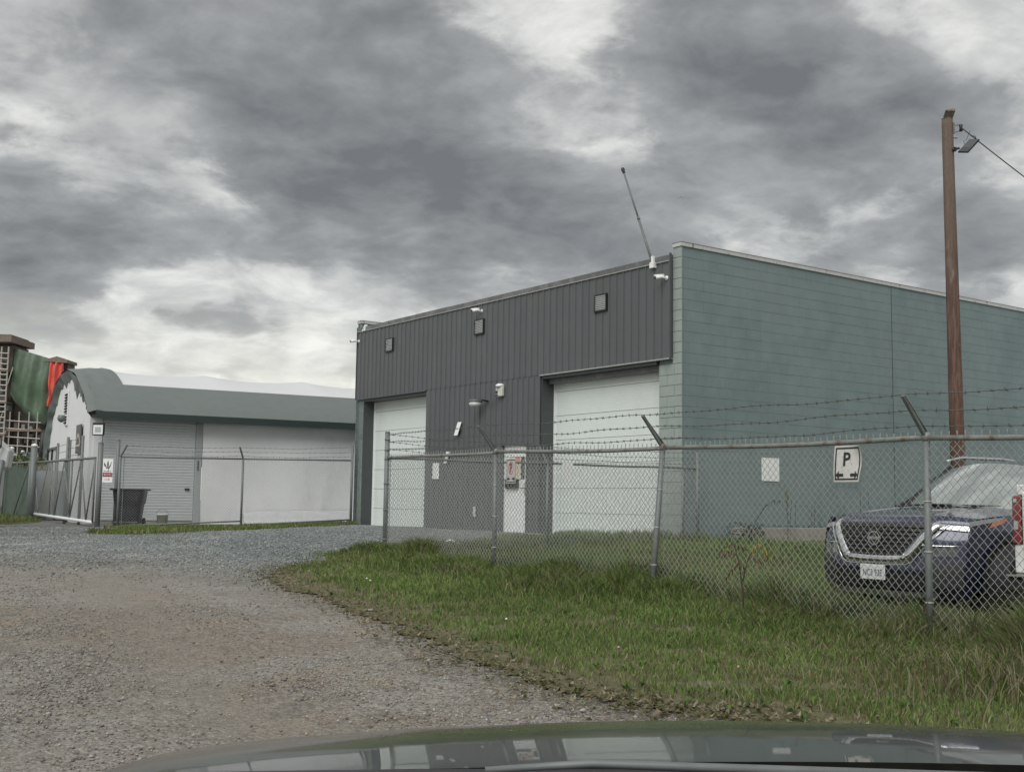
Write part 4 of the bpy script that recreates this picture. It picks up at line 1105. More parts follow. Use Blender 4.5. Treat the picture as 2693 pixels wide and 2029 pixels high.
# lamps and lower trim
for sg in (-1, 1):
    def drl(u, v):
        y = .63 + .255 * u; h = hood_front(y) - .058 + .05 * v; return (FS(y, h) - .008, sg * y, h)
    hl = MB().grid(10, 3, drl, sg > 0).build('headlamp', M['lamp_clear'], suv, True)
    def drl2(u, v):
        x = .34 + .52 * u; h = belt(x) - .05 + .012 * u + (.05 - .016 * u) * v - .01; return (x, sg * (hw(x) + .004), h)
    MB().grid(10, 2, drl2, sg > 0).build('lamp_side', M['lamp_clear'], hl, True)
    def amb(u, v):
        x = .62 + .25 * u + .06 * v; h = belt(x) - .105 + .05 * v + .035 * u; return (x, sg * (hw(x) + .010), h)
    MB().grid(6, 2, amb, sg > 0).build('turn_signal', M['lamp_amber'], hl, True)
    def low(u, v):
        y = .52 + .30 * u; h = .60 + .10 * v + .01 * u; return (FS(y, h) - .010, sg * y, h)
    lo_ = MB().grid(8, 4, low, sg > 0).build('lower_lamp', M['lamp_dark'], suv, True)
    MB().tube([(FS(y, .71) - .014, sg * y, .712) for y in np.linspace(.50, .84, 7)], .010, 5).build('lamp_brow', M['chrome'], lo_, True)
    def fogr(u, v):
        y = .56 + .30 * u; h = .30 + .24 * v; return (FS(y, h) - .006, sg * y, h)
    MB().grid(6, 5, fogr, sg > 0).build('side_intake', M['plastic_dark'], suv, True)
def lowg(u, v):
    y = -.54 + 1.08 * u; h = .27 + .16 * v; return (FS(y, h) - .008, y, h)
MB().grid(16, 4, lowg, True).build('lower_intake', M['black'], suv, True)
def skid(u, v):
    y = -.62 + 1.24 * u; h = .185 + .06 * v; return (FS(y, h) - .014, y, h)
MB().grid(16, 2, skid, True).build('skid_plate', mat('grey_skid_plate', (.22, .23, .23), .4, metal=.4), suv, True)
pl_ = MB().box(-.012, 0, -.153, .153, -.076, .076).build('licence_plate', M['plate_white'], suv, bevel=.004)
pl_.location = (FS(0, .43) - .03, 0, .425)
me = text_mesh('NC3 93E', .088); me.materials.append(mat('plate_blue_ink', (.05, .07, .16), .5, var=0)); me.transform(Matrix.Rotation(math.pi / 2, 4, 'X')); me.transform(Matrix.Rotation(-math.pi / 2, 4, 'Z')); 
o = link_mesh('plate_number', me, None, pl_); o.location = (-.0135, 0, -.008); o.scale = (1, .72, 1.1)

# ------------------------------------------------------------------ white pickup, tail towards the fence
M['truck_white'] = mat('white_truck_paint', (.68, .68, .67), .35, var=.05, coat=.6, dirt=((.50, .48, .45), 3, .55, .8, .5))
TG = .10
trk = thing('pickup_truck', 'white pickup truck with tall red tail lights beside the blue car', 'truck', (4.86, 9.26, TG), RZ)
HW = .92
def bedside(sg):
    s = MB()
    def f(u, v):
        x = .03 + 2.0 * u; h = .62 + .68 * v; y = HW - .03 * max(0, v - .7) / .3 - .02 * max(0, .25 - v) / .25
        d = math.hypot(x - 1.15, h - .38)
        if d < .44: k = .44 / max(d, .02); x, h = 1.15 + (x - 1.15) * k, .38 + (h - .38) * k
        return (x, sg * y, h)
    s.grid(40, 14, f, sg > 0, lambda q: not all(math.hypot(p[0] - 1.15, p[2] - .38) < .4405 for p in q))
    return s.build('bed_side', M['truck_white'], trk, True)
for sg in (-1, 1):
    bedside(sg)
    MB().box(.03, 2.0, min(sg * .80, sg * .895), max(sg * .80, sg * .895), 1.28, 1.315).build('bed_rail', M['black'], trk, bevel=.01)
    tl = MB().box(-.035, .10, min(sg * .845, sg * .925), max(sg * .845, sg * .925), .86, 1.275).build('tail_light', M['lamp_red'], trk, bevel=.015)
    MB().box(-.038, -.030, min(sg * .865, sg * .905), max(sg * .865, sg * .905), .99, 1.06).build('reverse_lens', M['lamp_clear'], tl)
    MB().box(-.038, -.030, min(sg * .875, sg * .905), max(sg * .875, sg * .905), 1.22, 1.25).build('lamp_lens', M['lamp_clear'], tl)
    MB().box(-.02, .04, min(sg * .805, sg * .915), max(sg * .805, sg * .915), .62, .858).build('corner_panel', M['truck_white'], trk, bevel=.01)
    MB().box(.0, .05, min(sg * .80, sg * .90), max(sg * .80, sg * .90), 1.278, 1.37).build('bed_corner', M['truck_white'], trk, bevel=.01)
tg = MB().box(-.03, .04, -.838, .838, .63, 1.31).build('tailgate', M['truck_white'], trk, bevel=.015)
MB().box(-.034, -.029, .42, .70, 1.165, 1.205).build('tailgate_badge', M['red_ink'], tg)
MB().box(-.05, -.025, -.14, .14, 1.14, 1.22).build('tailgate_handle', M['black'], tg, bevel=.006)
MB().box(-.02, 2.0, -.78, .78, .60, .66).build('bed_floor', M['black'], trk)
bp_ = MB().box(-.20, -.04, -.90, .90, .46, .60).build('rear_bumper', M['black'], trk, bevel=.03)
MB().box(-.215, -.03, -.88, .88, .602, .618).build('bumper_step', M['chrome'], bp_)
s = MB(); cabp = [(2.05, .62), (2.05, 1.30), (2.22, 1.72), (3.35, 1.74), (3.95, 1.22), (5.15, 1.10), (5.25, .75), (5.2, .45), (2.05, .45)]
n = len(cabp)
for sg in (-1, 1): pass
vs = [(x, sg * (HW - (.14 if h > 1.25 else .02)), h) for sg in (-1, 1) for x, h in cabp]
s.add(vs, [tuple(range(n)), tuple(range(2 * n - 1, n - 1, -1))] + [(i, n + i, n + (i + 1) % n, (i + 1) % n) for i in range(n)])
s.build('cab', M['truck_white'], trk, bevel=.03, fixn=True)
for sg in (-1, 1):
    MB().add([(2.25, sg * .80, 1.32), (3.75, sg * .80, 1.32), (3.30, sg * .79, 1.66), (2.32, sg * .79, 1.66)], [(0, 1, 2, 3)]).build('side_glass', M['car_glass'], trk)
    for wx in (1.15, 4.35): wheel(trk, wx, sg * .80, .375, .25, sg)
MB().add([(2.055, -.70, 1.33), (2.055, .70, 1.33), (2.205, .66, 1.68), (2.205, -.66, 1.68)], [(0, 3, 2, 1)]).build('rear_glass', M['car_glass'], trk).location = (-.012, 0, 0)
MB().box(.2, 5.0, -.5, .5, .38, .50).build('chassis', M['black'], trk)

# ------------------------------------------------------------------ fabric covered shed behind the far fence
M['fabric_white'] = mat('white_tarpaulin', (.63, .64, .65), .6, var=.03, vs=.8, bump=.25, bs=2.5)
M['fabric_wall'] = mat('white_fabric_wall', (.76, .765, .775), .65, var=.05, vs=.5, dirt=((.52, .52, .53), .8, .5, .8, .3))
M['fabric_green'] = mat('grey_green_tarpaulin', (.145, .168, .160), .6, var=.06, vs=1, bump=.4, bs=6)
M['fascia'] = mat('dark_green_fascia', (.030, .045, .043), .5, var=.1)
M['shed_white'] = mat('white_shed_boarding', (.72, .73, .74), .6, var=.04, vs=1.5, dirt=((.58, .58, .57), 2, .55, .8, .3))
M['curtain'] = mat('grey_roller_curtain', (.56, .585, .59), .45, metal=.15, var=.05)
SHA = math.radians(29.0); SHO = Vector((-12.6, 35.0, .58))
shed = thing('fabric_shed', 'white arched fabric shed with grey green awning and roller door', 'shed', SHO, SHA)
SL = 15.0
def arch(y):                                            # roof height over the shed floor
    t = (y - 4.5) / 4.75
    if y < 4.5: return 3.20 + 1.79 * max(0.0, math.sin(math.pi / 2 * max(0.0, y + .5) / 5.0)) ** .8
    return 1.55 + 3.44 * max(0.0, 1 - abs(t) ** 2.35) ** .62
def ridge_sag(x):
    k = (x - .75) / 3.48; f = k - math.floor(k)
    return -.13 * (math.sin(math.pi * f) ** .7)
def roof_pt(x, s, off=0.0):                             # s in 0..1 across
    y = -.50 + 9.70 * s
    z = arch(y) + off
    top = math.exp(-((y - 4.5) / 2.9) ** 4)
    return (x, y, z + ridge_sag(x) * top)
def arch_s(q):                                          # denser near the eaves
    return .5 - .5 * math.cos(math.pi * q)
MB().grid(64, 40, lambda u, v: roof_pt(.90 + (SL - .90) * u, .135 + .865 * v ** 1.2)).build('roof_cover', M['fabric_white'], shed, True)
def green(u, v):
    x = -.30 + 1.27 * u; p = Vector(roof_pt(max(x, .3), arch_s(v), .03)); p.x = x
    p.z += .035 * math.sin(u * 9 + v * 6) * math.sin(u * 4) * (1 - u * .4) + .02 * math.sin(v * 40 + u * 3) * (1 - u)
    p.z -= .06 * max(0, .22 - u) / .22
    return tuple(p)
MB().grid(30, 60, green).build('roof_end_cover', M['fabric_green'], shed, True)
# skirt of the cover hanging over the gable
def drape(u, v):
    s = arch_s(u); p = Vector(green(0, 0)); q = Vector(roof_pt(-.30, s, .03)); q.z -= .06
    wd = .42 + .60 * math.exp(-((u - .30) / .13) ** 2) + .10 * math.sin(u * 37) + .07 * math.sin(u * 91 + 1)
    c = Vector((0, 4.5, 1.8)); d = (c - Vector((0, q.y, q.z))).normalized()
    q = q + d * wd * v; q.x = -.30 + .24 * v + .035 * math.sin(u * 120) * v + .02 * math.sin(u * 63 + v * 3)
    return tuple(q)
MB().grid(150, 8, drape).build('cover_skirt', M['fabric_green'], shed, True)
# gable
n = 36; gp = [(0.0, .0, -.3)] + [(0.0, .0 + 9.0 * arch_s(k / n), arch(9.0 * arch_s(k / n)) - .30) for k in range(n + 1)] + [(0.0, 9.0, -.3)]
MB().poly(gp, .12).build('gable_wall', M['shed_white'], shed)
MB().poly([(SL - .2, y, z) for _, y, z in gp], .12).build('gable_wall', M['shed_white'], shed)
lv = MB().box(-.17, -.125, 4.40, 4.95, 3.05, 4.22).build('gable_louvre', M['shed_white'], shed)
for k in range(11):
    z = 3.14 + k * .095
    MB().bar((-.18, 4.45, z), (-.18, 4.90, z), .06, .045, (.5, 0, 1)).build('slat', M['black'], lv)
lgp = SHO
lg = thing('logo_board', 'dark square board with pale wave logo on the white gable', 'sign', SHO + Vector((0, 0, 0)), SHA)
MB().box(-.20, -.165, 1.15, 2.05, 2.02, 2.92).build('board', mat('dark_brown_board', (.075, .068, .062), .5, var=.15, vs=4), lg)
s = MB()
for k in range(14):
    t = k / 13; y = 2.0 - .80 * t; z = 2.45 + .22 * math.sin(t * 3.4) - .05
    s.box(-.206, -.201, y - .07, y, z - .05 - .03 * math.sin(t * 3.1), z + .03)
s.box(-.206, -.201, 1.22, 1.98, 2.24, 2.30)
s.build('logo', mat('pale_logo_paint', (.45, .44, .42), .5, var=.05), lg)
dr = MB().box(-.135, -.125, 6.35, 8.6, -.2, 2.32).build('gable_door', mat('light_grey_panel', (.52, .55, .55), .5, var=.06), shed)
for y in (6.35, 7.55, 8.6): MB().box(-.19, -.136, y - .05, y + .05, -.25, 2.40).build('door_bar', M['black_metal'], dr)
MB().box(-.19, -.136, 6.30, 8.65, 2.33, 2.41).build('door_bar', M['black_metal'], dr)
MB().tube([(-.30, 9.15, -.2), (-.32, 9.25, 1.0), (-.32, 9.18, 2.2), (-.30, 8.95, 3.0)], .10, 8).build('edge_pipe', M['black'], shed, True)
# long wall
MB().box(.0, .25, -.02, .10, -.3, 3.25).build('wall_corner', M['shed_white'], shed)
def wallf(u, v):
    x = 3.28 + (SL - 3.28) * u; z = -.15 + 3.35 * v
    return (x, -.02 - .035 * math.sin(x * 2.1 + v) * math.sin(math.pi * v) - .05 * max(0, .18 - v) * math.sin(x * 3.0), z)
MB().grid(70, 16, wallf).build('fabric_wall', M['fabric_wall'], shed, True)
s = MB(); pr = []
h = -.02
rd = MB().box(.26, 3.06, .02, .06, -.05, 3.2).build('roller_door', M['curtain'], shed)
sl = MB(); prof = []
while h < 3.12:
    prof += [(-.010, h), (-.024, h + .012), (-.026, h + .066), (-.012, h + .082)]; h += .0865
q = len(prof); sl.add([(x, y, z) for x in (.27, 3.05) for y, z in prof], [(i, i + 1, q + i + 1, q + i) for i in range(q - 1)])
sl.build('curtain_slats', M['curtain'], rd, fixn=False)
MB().box(2.78, 2.92, -.06, -.03, .92, .99).build('latch', M['black'], rd)
MB().box(3.06, 3.27, -.055, .08, -.2, 3.22).build('door_post', mat('grey_post_paint', (.36, .38, .385), .5, var=.06), shed, bevel=.01)
MB().box(3.14, 3.17, -.075, -.056, 1.55, 1.85).build('lock_bar', M['black'], shed)
MB().box(.0, 3.27, -.04, .1, -.3, -.052).build('door_sill', M['concrete'], shed)
# awning over the long wall
def awn(u, v):
    x = -.05 + (SL + .05) * u; y = -.50 + 1.55 * v; z = arch(y) + .035 + .012 * math.sin(x * 1.8) * math.sin(math.pi * v)
    return (x, y, z)
MB().grid(60, 10, awn).build('awning', M['fabric_green'], shed, True)
MB().box(-.06, SL + .02, -.53, -.47, 3.02, 3.235).build('fascia', M['fascia'], shed)
MB().box(-.06, SL, -.46, .0, 3.17, 3.20).build('soffit', M['fascia'], shed)
MB().tube([(9.1, -.535, 3.18), (9.12, -.54, 2.95), (9.08, -.53, 2.72)], .02, 6).build('loose_tie', M['paper'], shed)
MB().box(9.05, 10.0, -.55, -.532, 3.20, 3.235).build('loose_tape', M['paper'], shed)
# crumpled skirt along the foot of the wall
def skirt(u, v):
    x = 4.6 + 9.5 * u; y = -.06 - .45 * (1 - v); z = .02 + .30 * v * (.8 + .2 * math.sin(u * 5)) + .10 * math.sin(x * 4.6 + v * 9) * (1 - abs(2 * v - 1)) ** .7 + .02
    return (x, y, z - .12 * (1 - v))
MB().grid(160, 14, skirt).build('wall_skirt', mat('grey_skirt_fabric', (.50, .51, .52), .65, var=.1, vs=2), shed, True)
# floodlight at the eave corner
fl = thing('floodlight', 'large black framed floodlight at the shed eave corner', 'light', SHO + Vector((.30, -.45, 2.70)), SHA - .45)
MB().box(-.17, .17, -.05, .06, -.20, .18).build('frame', M['black'], fl, bevel=.02)
MB().box(-.14, .14, -.060, -.051, -.17, .11).build('lens', M['white'], fl)
MB().box(-.085, .085, -.064, -.061, -.11, .05).build('led_panel', mat('grey_led_panel', (.42, .44, .43), .3, var=.05), fl)
MB().box(-.03, .03, .061, .30, .02, .08).build('bracket', M['black'], fl)
fl2 = thing('security_camera', 'grey dome camera hanging under the torn cover on the gable', 'camera', SHO + Vector((-1.02, .88, 3.05)), SHA)
MB().lathe([(.10, .12), (.12, .02), (.10, -.05), (.03, -.10)], (-.3, 0, 0), 14).build('housing', M['galv'], fl2, True)
MB().box(-.3, .0, -.03, .03, .10, .15).build('bracket', M['white'], fl2)

# ------------------------------------------------------------------ far fence, gate and what stands about them
FL = [(-10.45, 31.1, .47, 2.33), (-7.30, 31.7, .53, 2.345), (-4.45, 32.6, .60, 2.375)]
ff_o = Vector((-10.45, 31.1, .47))
ff_ = thing('chain_link_fence', 'far chain link fence before the white shed', 'fence', ff_o)
tipsL = []
for i, (x, y, z0, z1) in enumerate(FL):
    p0, p1 = Vector((x, y, z0 - .3)) - ff_o, Vector((x, y, z1)) - ff_o
    if i == 2: p1.z += .42
    MB().tube([p0, p1], .036 if i != 1 else .03, 10).build('line_post', M['galv'], ff_, True)
    top = Vector((x, y, z1)) - ff_o
    if i == 2: tipsL.append([top + Vector((-.03, 0, d)) for d in (.36, .23, .10)])
    else:
        e = top + (Vector((.20, -.10, .32)) if i == 0 else Vector((-.05, -.22, .31)))
        MB().bar(top, e, .04, .03).build('barb_arm', M['galv'], ff_)
        tipsL.append([top.lerp(e, q) for q in (.95, .6, .25)])
for i in range(2):
    a_, b_ = FL[i], FL[i + 1]
    MB().tube([Vector((a_[0], a_[1], a_[3])) - ff_o, Vector((b_[0], b_[1], b_[3])) - ff_o], .022, 8).build('top_rail', M['galv'], ff_, True)
    MB().tube([Vector((a_[0], a_[1], a_[2] + .03)) - ff_o, Vector((b_[0], b_[1], b_[2] + .13)) - ff_o], .020, 8).build('bottom_rail', M['galv'], ff_, True)
    o = link_mesh('chain_link', mesh_panel(a_[:2], b_[:2], a_[2] + .05, b_[2] + .12, a_[3], b_[3], seed=60 + i, r=.0026), M['wire'], ff_); o.location = -ff_o
    for k in range(3): barbed(tipsL[i][k], tipsL[i + 1][k], .03, 70 + 3 * i + k, r=.004, step=.16).build('barbed_wire', M['barb'], ff_)
MB().box(.10, .115, -.005, .005, -.2, 1.84).build('tension_bar', M['galv'], ff_)

gp_ = thing('gate_post', 'pair of tall steel gate posts carrying the white sign', 'post', (-10.95, 31.0, .45))
for dx, dy, h, r in ((0, 0, 2.22, .07), (.16, .9, 2.35, .055)):
    MB().tube([(dx, dy, -.3), (dx, dy, h)], r, 12).build('post', M['galv'], gp_, True)
    MB().lathe([(r * 1.05, 0), (r * .9, .03), (.02, .055)], (dx, dy, h), 12).build('cap', M['galv'], gp_, True)
sg_ = thing('gate_sign', 'white sign with dark leaf emblem and red band between the gate posts', 'sign', (-10.73, 30.98, 1.96), .10)
sg_.scale = (.62, 1, .56)
MB().box(-.21, .21, -.004, 0, -.56, .56).build('plate', M['paper'], sg_)
MB().box(-.20, .20, -.0056, -.0044, -.30, -.10).build('red_band', mat('dark_red_band', (.30, .03, .06), .5, var=.05), sg_)
s = MB()
for k, (cx, cz, w, h, rot) in enumerate([(0, .30, .07, .42, 0), (-.09, .22, .05, .30, .35), (.09, .22, .05, .30, -.35), (-.15, .30, .035, .22, .1), (.04, .10, .03, .24, 0), (.13, .38, .03, .12, -.2)]):
    c_, s_ = math.cos(rot), math.sin(rot)
    p = [(0, h / 2), (w / 2, .05 * h), (w * .25, -h / 2), (-w * .25, -h / 2), (-w / 2, .05 * h)]
    s.poly([(cx + x * c_ - z * s_, -.0046, cz + x * s_ + z * c_) for x, z in p], .001)
s.build('emblem', M['ink'], sg_)
def glyphs(s, cz, h, w, seed, y=-.0058):
    r_ = random.Random(seed); x = -w
    while x < w - .01:
        q = r_.uniform(.012, .028)
        s.box(x, x + q * .35, y - .0006, y, cz - h / 2, cz + h / 2)
        if r_.random() < .7: s.box(x + q * .35, x + q, y - .0006, y, cz + h * r_.choice((-.5, .2, 0)), cz + h * .5)
        x += q + .010
    return s
glyphs(MB(), -.04, .07, .17, 3, -.0046).build('lettering', M['ink'], sg_)
glyphs(MB(), -.20, .07, .15, 4, -.0058).build('lettering', M['paper'], sg_)
glyphs(MB(), -.42, .09, .13, 5, -.0046).build('lettering', M['red_ink'], sg_)

# sliding gate
G0, G1 = Vector((-11.15, 31.2, .50)), Vector((-15.55, 37.9, .60))
gt = thing('sliding_gate', 'long galvanised sliding gate with zigzag braces', 'gate', G0)
gu = (G1 - G0)
def gpnt(t, h): return gu * t + Vector((0, 0, h))
MB().tube([gpnt(0, 1.80), gpnt(1, 1.74)], .035, 8).build('top_rail', M['galv'], gt, True)
MB().tube([gpnt(0, .08), gpnt(1, .10)], .045, 8).build('bottom_rail', M['white'], gt, True)
zz = [0, .09, .20, .33, .45, .58, .72, .86, 1.0]
for k in range(len(zz) - 1):
    a_, b_ = (.10, 1.76) if k % 2 else (1.76, .10)
    MB().tube([gpnt(zz[k], a_), gpnt(zz[k + 1], b_)], .022, 6).build('brace', M['galv'], gt, True)
for t in (0, .33, .66, 1.0): MB().tube([gpnt(t, .08), gpnt(t, 1.78)], .028, 8).build('stile', M['galv'], gt, True)
o = link_mesh('chain_link', mesh_panel((0, 0), gu.xy, .1, .12, 1.74, 1.70, c=.055, r=.003, seed=90), M['wire'], gt)
# posts left of the gate
for k, (x, y, h, lb) in enumerate(((-15.35, 37.4, 2.35, 'stout steel post at the far end of the sliding gate'), (-18.7, 43.5, 2.5, 'steel post wrapped by flowering vine beyond the gate'))):
    t = thing('gate_post', lb, 'post', (x, y, .5))
    MB().tube([(0, 0, -.3), (0, 0, h)], .10, 12).build('post', M['galv'], t, True)
    MB().lathe([(.11, 0), (.09, .05), (.02, .09)], (0, 0, h), 12).build('cap', M['white'], t, True)
# screened fence further left
sf0, sf1 = Vector((-15.7, 38.2, .5)), Vector((-25.5, 51, .6))
sf = thing('screened_fence', 'fence with green privacy screen running beyond the sliding gate', 'fence', sf0)
su = sf1 - sf0
M['screen'] = mat('dark_green_screen', (.075, .105, .085), .8, var=.25, vs=1.5)
MB().grid(40, 8, lambda u, v: tuple(su * u + Vector((.04 * math.sin(u * 40), .03 * math.sin(u * 31 + v), .05 + 1.75 * v - .05 * math.sin(u * 25) ** 2))), False).build('screen', M['screen'], sf, True)
MB().tube([su * 0 + Vector((-.05, -.05, 1.86)), su + Vector((-.05, -.05, 1.86))], .03, 8).build('top_rail', M['galv'], sf, True)
for k in range(6):
    p = su * (k / 5); MB().tube([p + Vector((-.06, -.06, -.3)), p + Vector((-.06, -.06, 1.9))], .035, 8).build('line_post', M['galv'], sf, True)
    if k < 5:
        q = su * ((k + .5) / 5); MB().tube([p + Vector((-.08, -.08, 1.8)), q + Vector((-.08, -.08, .1))], .02, 6).build('brace', M['galv'], sf, True)
# boards stacked behind the gate
for k, (x0, y0, x1, y1, h, c, lb) in enumerate((( -16.2, 39.6, -14.25, 38.2, 1.60, (.30, .325, .335), 'pale grey sheet panels leaning behind the sliding gate'), (-14.0, 38.3, -13.15, 37.6, 1.72, (.12, .155, .185), 'blue grey sheet panel leaning behind the sliding gate'))):
    t = thing('sheet_panel', lb, 'panel', (x0, y0, .5))
    n_ = 4 if k == 0 else 1
    d = Vector((x1 - x0, y1 - y0, 0))
    for j in range(n_):
        MB().bar(d * (j / n_) + Vector((0, 0, h / 2)), d * ((j + .985) / n_) + Vector((0, 0, h / 2 + rnd.uniform(-.02, .02))), .04, h).build('sheet', mat('sheet_panel_%d%d' % (k, j), tuple(q * rnd.uniform(.9, 1.1) for q in c), .5, var=.1), t)
# inner barbed wire posts
ip = thing('barbed_fence', 'steel posts with barbed wire behind the sliding gate', 'fence', (-13.6, 35.8, .55))
ipp = [Vector((0, 0, 0)), Vector((.55, -1.6, 0)), Vector((1.35, -2.6, 0)), Vector((-1.3, 2.4, 0))]
for p in ipp: MB().tube([p + Vector((0, 0, -.3)), p + Vector((0, 0, 2.45))], .045, 8).build('line_post', M['galv'], ip, True)
order = [ipp[3], ipp[0], ipp[1], ipp[2]]
for k in range(3):
    for a_, b_ in zip(order[:-1], order[1:]): MB().tube([a_ + Vector((0, 0, 1.9 + .22 * k)), b_ + Vector((0, 0, 1.9 + .22 * k))], .007, 4).build('barbed_wire', M['barb'], ip)
# wheeled bin
bn = thing('wheeled_bin', 'dark grey wheeled bin standing behind the far fence', 'bin', (-10.35, 31.75, zf(-10.35, 31.75)), .12)
M['bin'] = mat('dark_violet_grey_bin_plastic', (.040, .040, .052), .5, var=.1)
def binf(u, v):
    a = 2 * math.pi * u; w, d = .29 + .10 * v, .30 + .09 * v
    c_, s_ = math.cos(a), math.sin(a); k = (abs(c_) ** 5 + abs(s_) ** 5) ** (-.2)
    bulge = .03 if v > .62 else 0
    return (c_ * k * (w + bulge), s_ * k * (d + bulge), .06 + .92 * v)
MB().grid(32, 12, binf).build('body', M['bin'], bn, True)
MB().box(-.46, .46, -.46, .50, .985, 1.035).build('lid', M['bin'], bn, bevel=.02)
MB().tube([(-.36, .50, .93), (.36, .50, .93)], .022, 8).build('handle', M['bin'], bn)
MB().box(-.30, .30, -.42, -.40, .12, .15).build('foot_bar', M['galv'], bn)
for sg in (-1, 1): MB().lathe([(.02, -.03), (.12, -.03), (.12, .03), (.02, .03)], (sg * .33, .30, .12), 16, 'x').build('wheel', M['tyre'], bn)
bk = thing('bucket', 'white plastic bucket at the foot of the far fence', 'bucket', (-9.45, 31.75, zf(-9.45, 31.75)))
M['bucket'] = mat('dirty_white_plastic', (.74, .76, .73), .4, var=.12, vs=6)
MB().lathe([(.125, 0), (.155, .36), (.165, .36), (.165, .33), (.15, .33)], (0, 0, 0), 20).build('body', M['bucket'], bk, True)
MB().tube([(.16 * math.cos(t), -.02, .34 + .15 * math.sin(t)) for t in np.linspace(0, math.pi, 12)], .006, 5).build('handle', M['galv'], bk)
# excavator boom at the left edge
ex = thing('excavator', 'pale grey excavator boom reaching down beside the far gate', 'excavator', (-13.26, 29.6, .46))
M['ex_grey'] = mat('pale_grey_machine_paint', (.50, .52, .52), .4, var=.08, vs=2, coat=.3)
ex_p = [(-3.2, .8, 4.4), (-.9, .3, 3.0), (.48, 0, 1.95), (.42, 0, 1.50), (.10, 0, 1.42), (-.35, .0, 1.75), (-1.4, .35, 2.55), (-3.4, .85, 3.7)]
MB().poly([(x, 0, z) for x, _, z in ex_p], .34).build('boom', M['ex_grey'], ex, bevel=.03)
MB().poly([(.12, .05, 1.85), (.30, .05, 1.95), (.26, .05, .52), (.14, .05, .40), (.02, .05, .55)], .22).build('stick', M['ex_grey'], ex, bevel=.02)
MB().tube([(.33, -.06, 1.70), (.24, -.06, .80)], .055, 10).build('cylinder', M['galv'], ex, True)
MB().tube([(.24, -.06, .82), (.14, -.06, .32)], .03, 8).build('cylinder_rod', M['chrome'], ex, True)
MB().tube([(.28, -.06, 2.32), (.30, -.10, 2.05), (.15, -.12, 1.80), (-.25, -.12, 1.72), (-.9, -.1, 2.1)], .028, 8).build('hose', M['black'], ex, True)
MB().poly([(.10, -.012, 2.02), (.28, -.012, 2.02), (.19, -.012, 2.20)], .006).build('warning_label', mat('yellow_label', (.75, .52, .05), .4, var=.1, vs=20), ex)
MB().poly([(-.42, -.1, .02), (.10, -.1, .0), (.30, -.1, .22), (.20, -.1, .48), (-.05, -.1, .56), (-.42, -.1, .45)], .8).build('bucket', M['ex_grey'], ex, bevel=.02)
exb = MB().box(-6.2, -3.0, -.9, 1.6, .95, 1.5).build('house', M['ex_grey'], ex, bevel=.08)
MB().box(-4.6, -3.2, -.85, .15, 1.51, 3.0).build('cab', M['ex_grey'], ex, bevel=.1)
MB().box(-3.19, -3.17, -.75, .05, 1.8, 2.85).build('cab_glass', M['car_glass'], ex)
for yy in (-1.0, 1.0): MB().box(-6.6, -2.6, yy - .25, yy + .35, -.02, .85).build('track', M['tyre'], ex, bevel=.2)

# ------------------------------------------------------------------ building under construction far behind
CY = 110.0
M['stucco'] = mat('grey_brown_construction_wall', (.16, .145, .13), .9, var=.3, vs=.4)
M['timber'] = mat('raw_timber', (.19, .15, .12), .8, var=.25, vs=1)
M['cblock'] = mat('grey_cement_board', (.26, .27, .26), .8, var=.2, vs=.4)
M['tarp_green'] = mat('green_tarpaulin', (.085, .135, .085), .6, var=.12, vs=.7, col2=(.13, .17, .135), m2=(.45, .7))
M['tarp_red'] = mat('red_tarpaulin', (.62, .10, .075), .6, var=.08, vs=.7)
def cx(px): return (px - 1346.5) / 3051.8 * CY
def cz_(py): return 1.25 + (1304.0 - py) / 3051.8 * CY
cb = thing('construction_building', 'tall building under construction wrapped in scaffolding and tarpaulins', 'building', (cx(60), CY, .5))
CO = Vector((cx(60), CY, .5))
def cbx(px0, px1, py0, py1, y0, y1): return MB().box(cx(px0) - CO.x, cx(px1) - CO.x, y0, y1, cz_(py1) - CO.z, cz_(py0) - CO.z)
cbx(-260, 18, 905, 1345, .5, 4).build('main_wall', M['stucco'], cb)
cbx(18, 124, 946, 1345, 1.5, 4).build('main_wall', M['stucco'], cb)
cbx(128, 164, 950, 1345, .6, 2.4).build('stair_tower', M['stucco'], cb)
rf_ = MB(); a_ = (cx(-260) - CO.x, cx(36) - CO.x)
cbx(-260, 34, 886, 903, -1.4, 4).build('roof', M['timber'], cb)
cbx(-250, 22, 880, 885.6, -.6, 3.6).build('roof_deck', M['stucco'], cb)
s = MB(); s.add([(cx(22) - CO.x, .6, cz_(912) - CO.z), (cx(118) - CO.x, .6, cz_(942) - CO.z), (cx(112) - CO.x, 4, cz_(944) - CO.z), (cx(22) - CO.x, 4, cz_(914) - CO.z), (cx(22) - CO.x, .6, cz_(920) - CO.z), (cx(118) - CO.x, .6, cz_(950) - CO.z)], [(0, 1, 2, 3), (0, 4, 5, 1)])
s.build('roof', M['stucco'], cb)
s = MB(); x0, x1, xm = cx(114) - CO.x, cx(173) - CO.x, cx(146) - CO.x
s.poly([(x0, -.5, cz_(950) - CO.z), (x1, -.5, cz_(953) - CO.z), (x1, -.5, cz_(945) - CO.z), (xm, -.5, cz_(936) - CO.z), (x0, -.5, cz_(945) - CO.z)][::-1], 2.6)
s.build('tower_roof', M['timber'], cb)
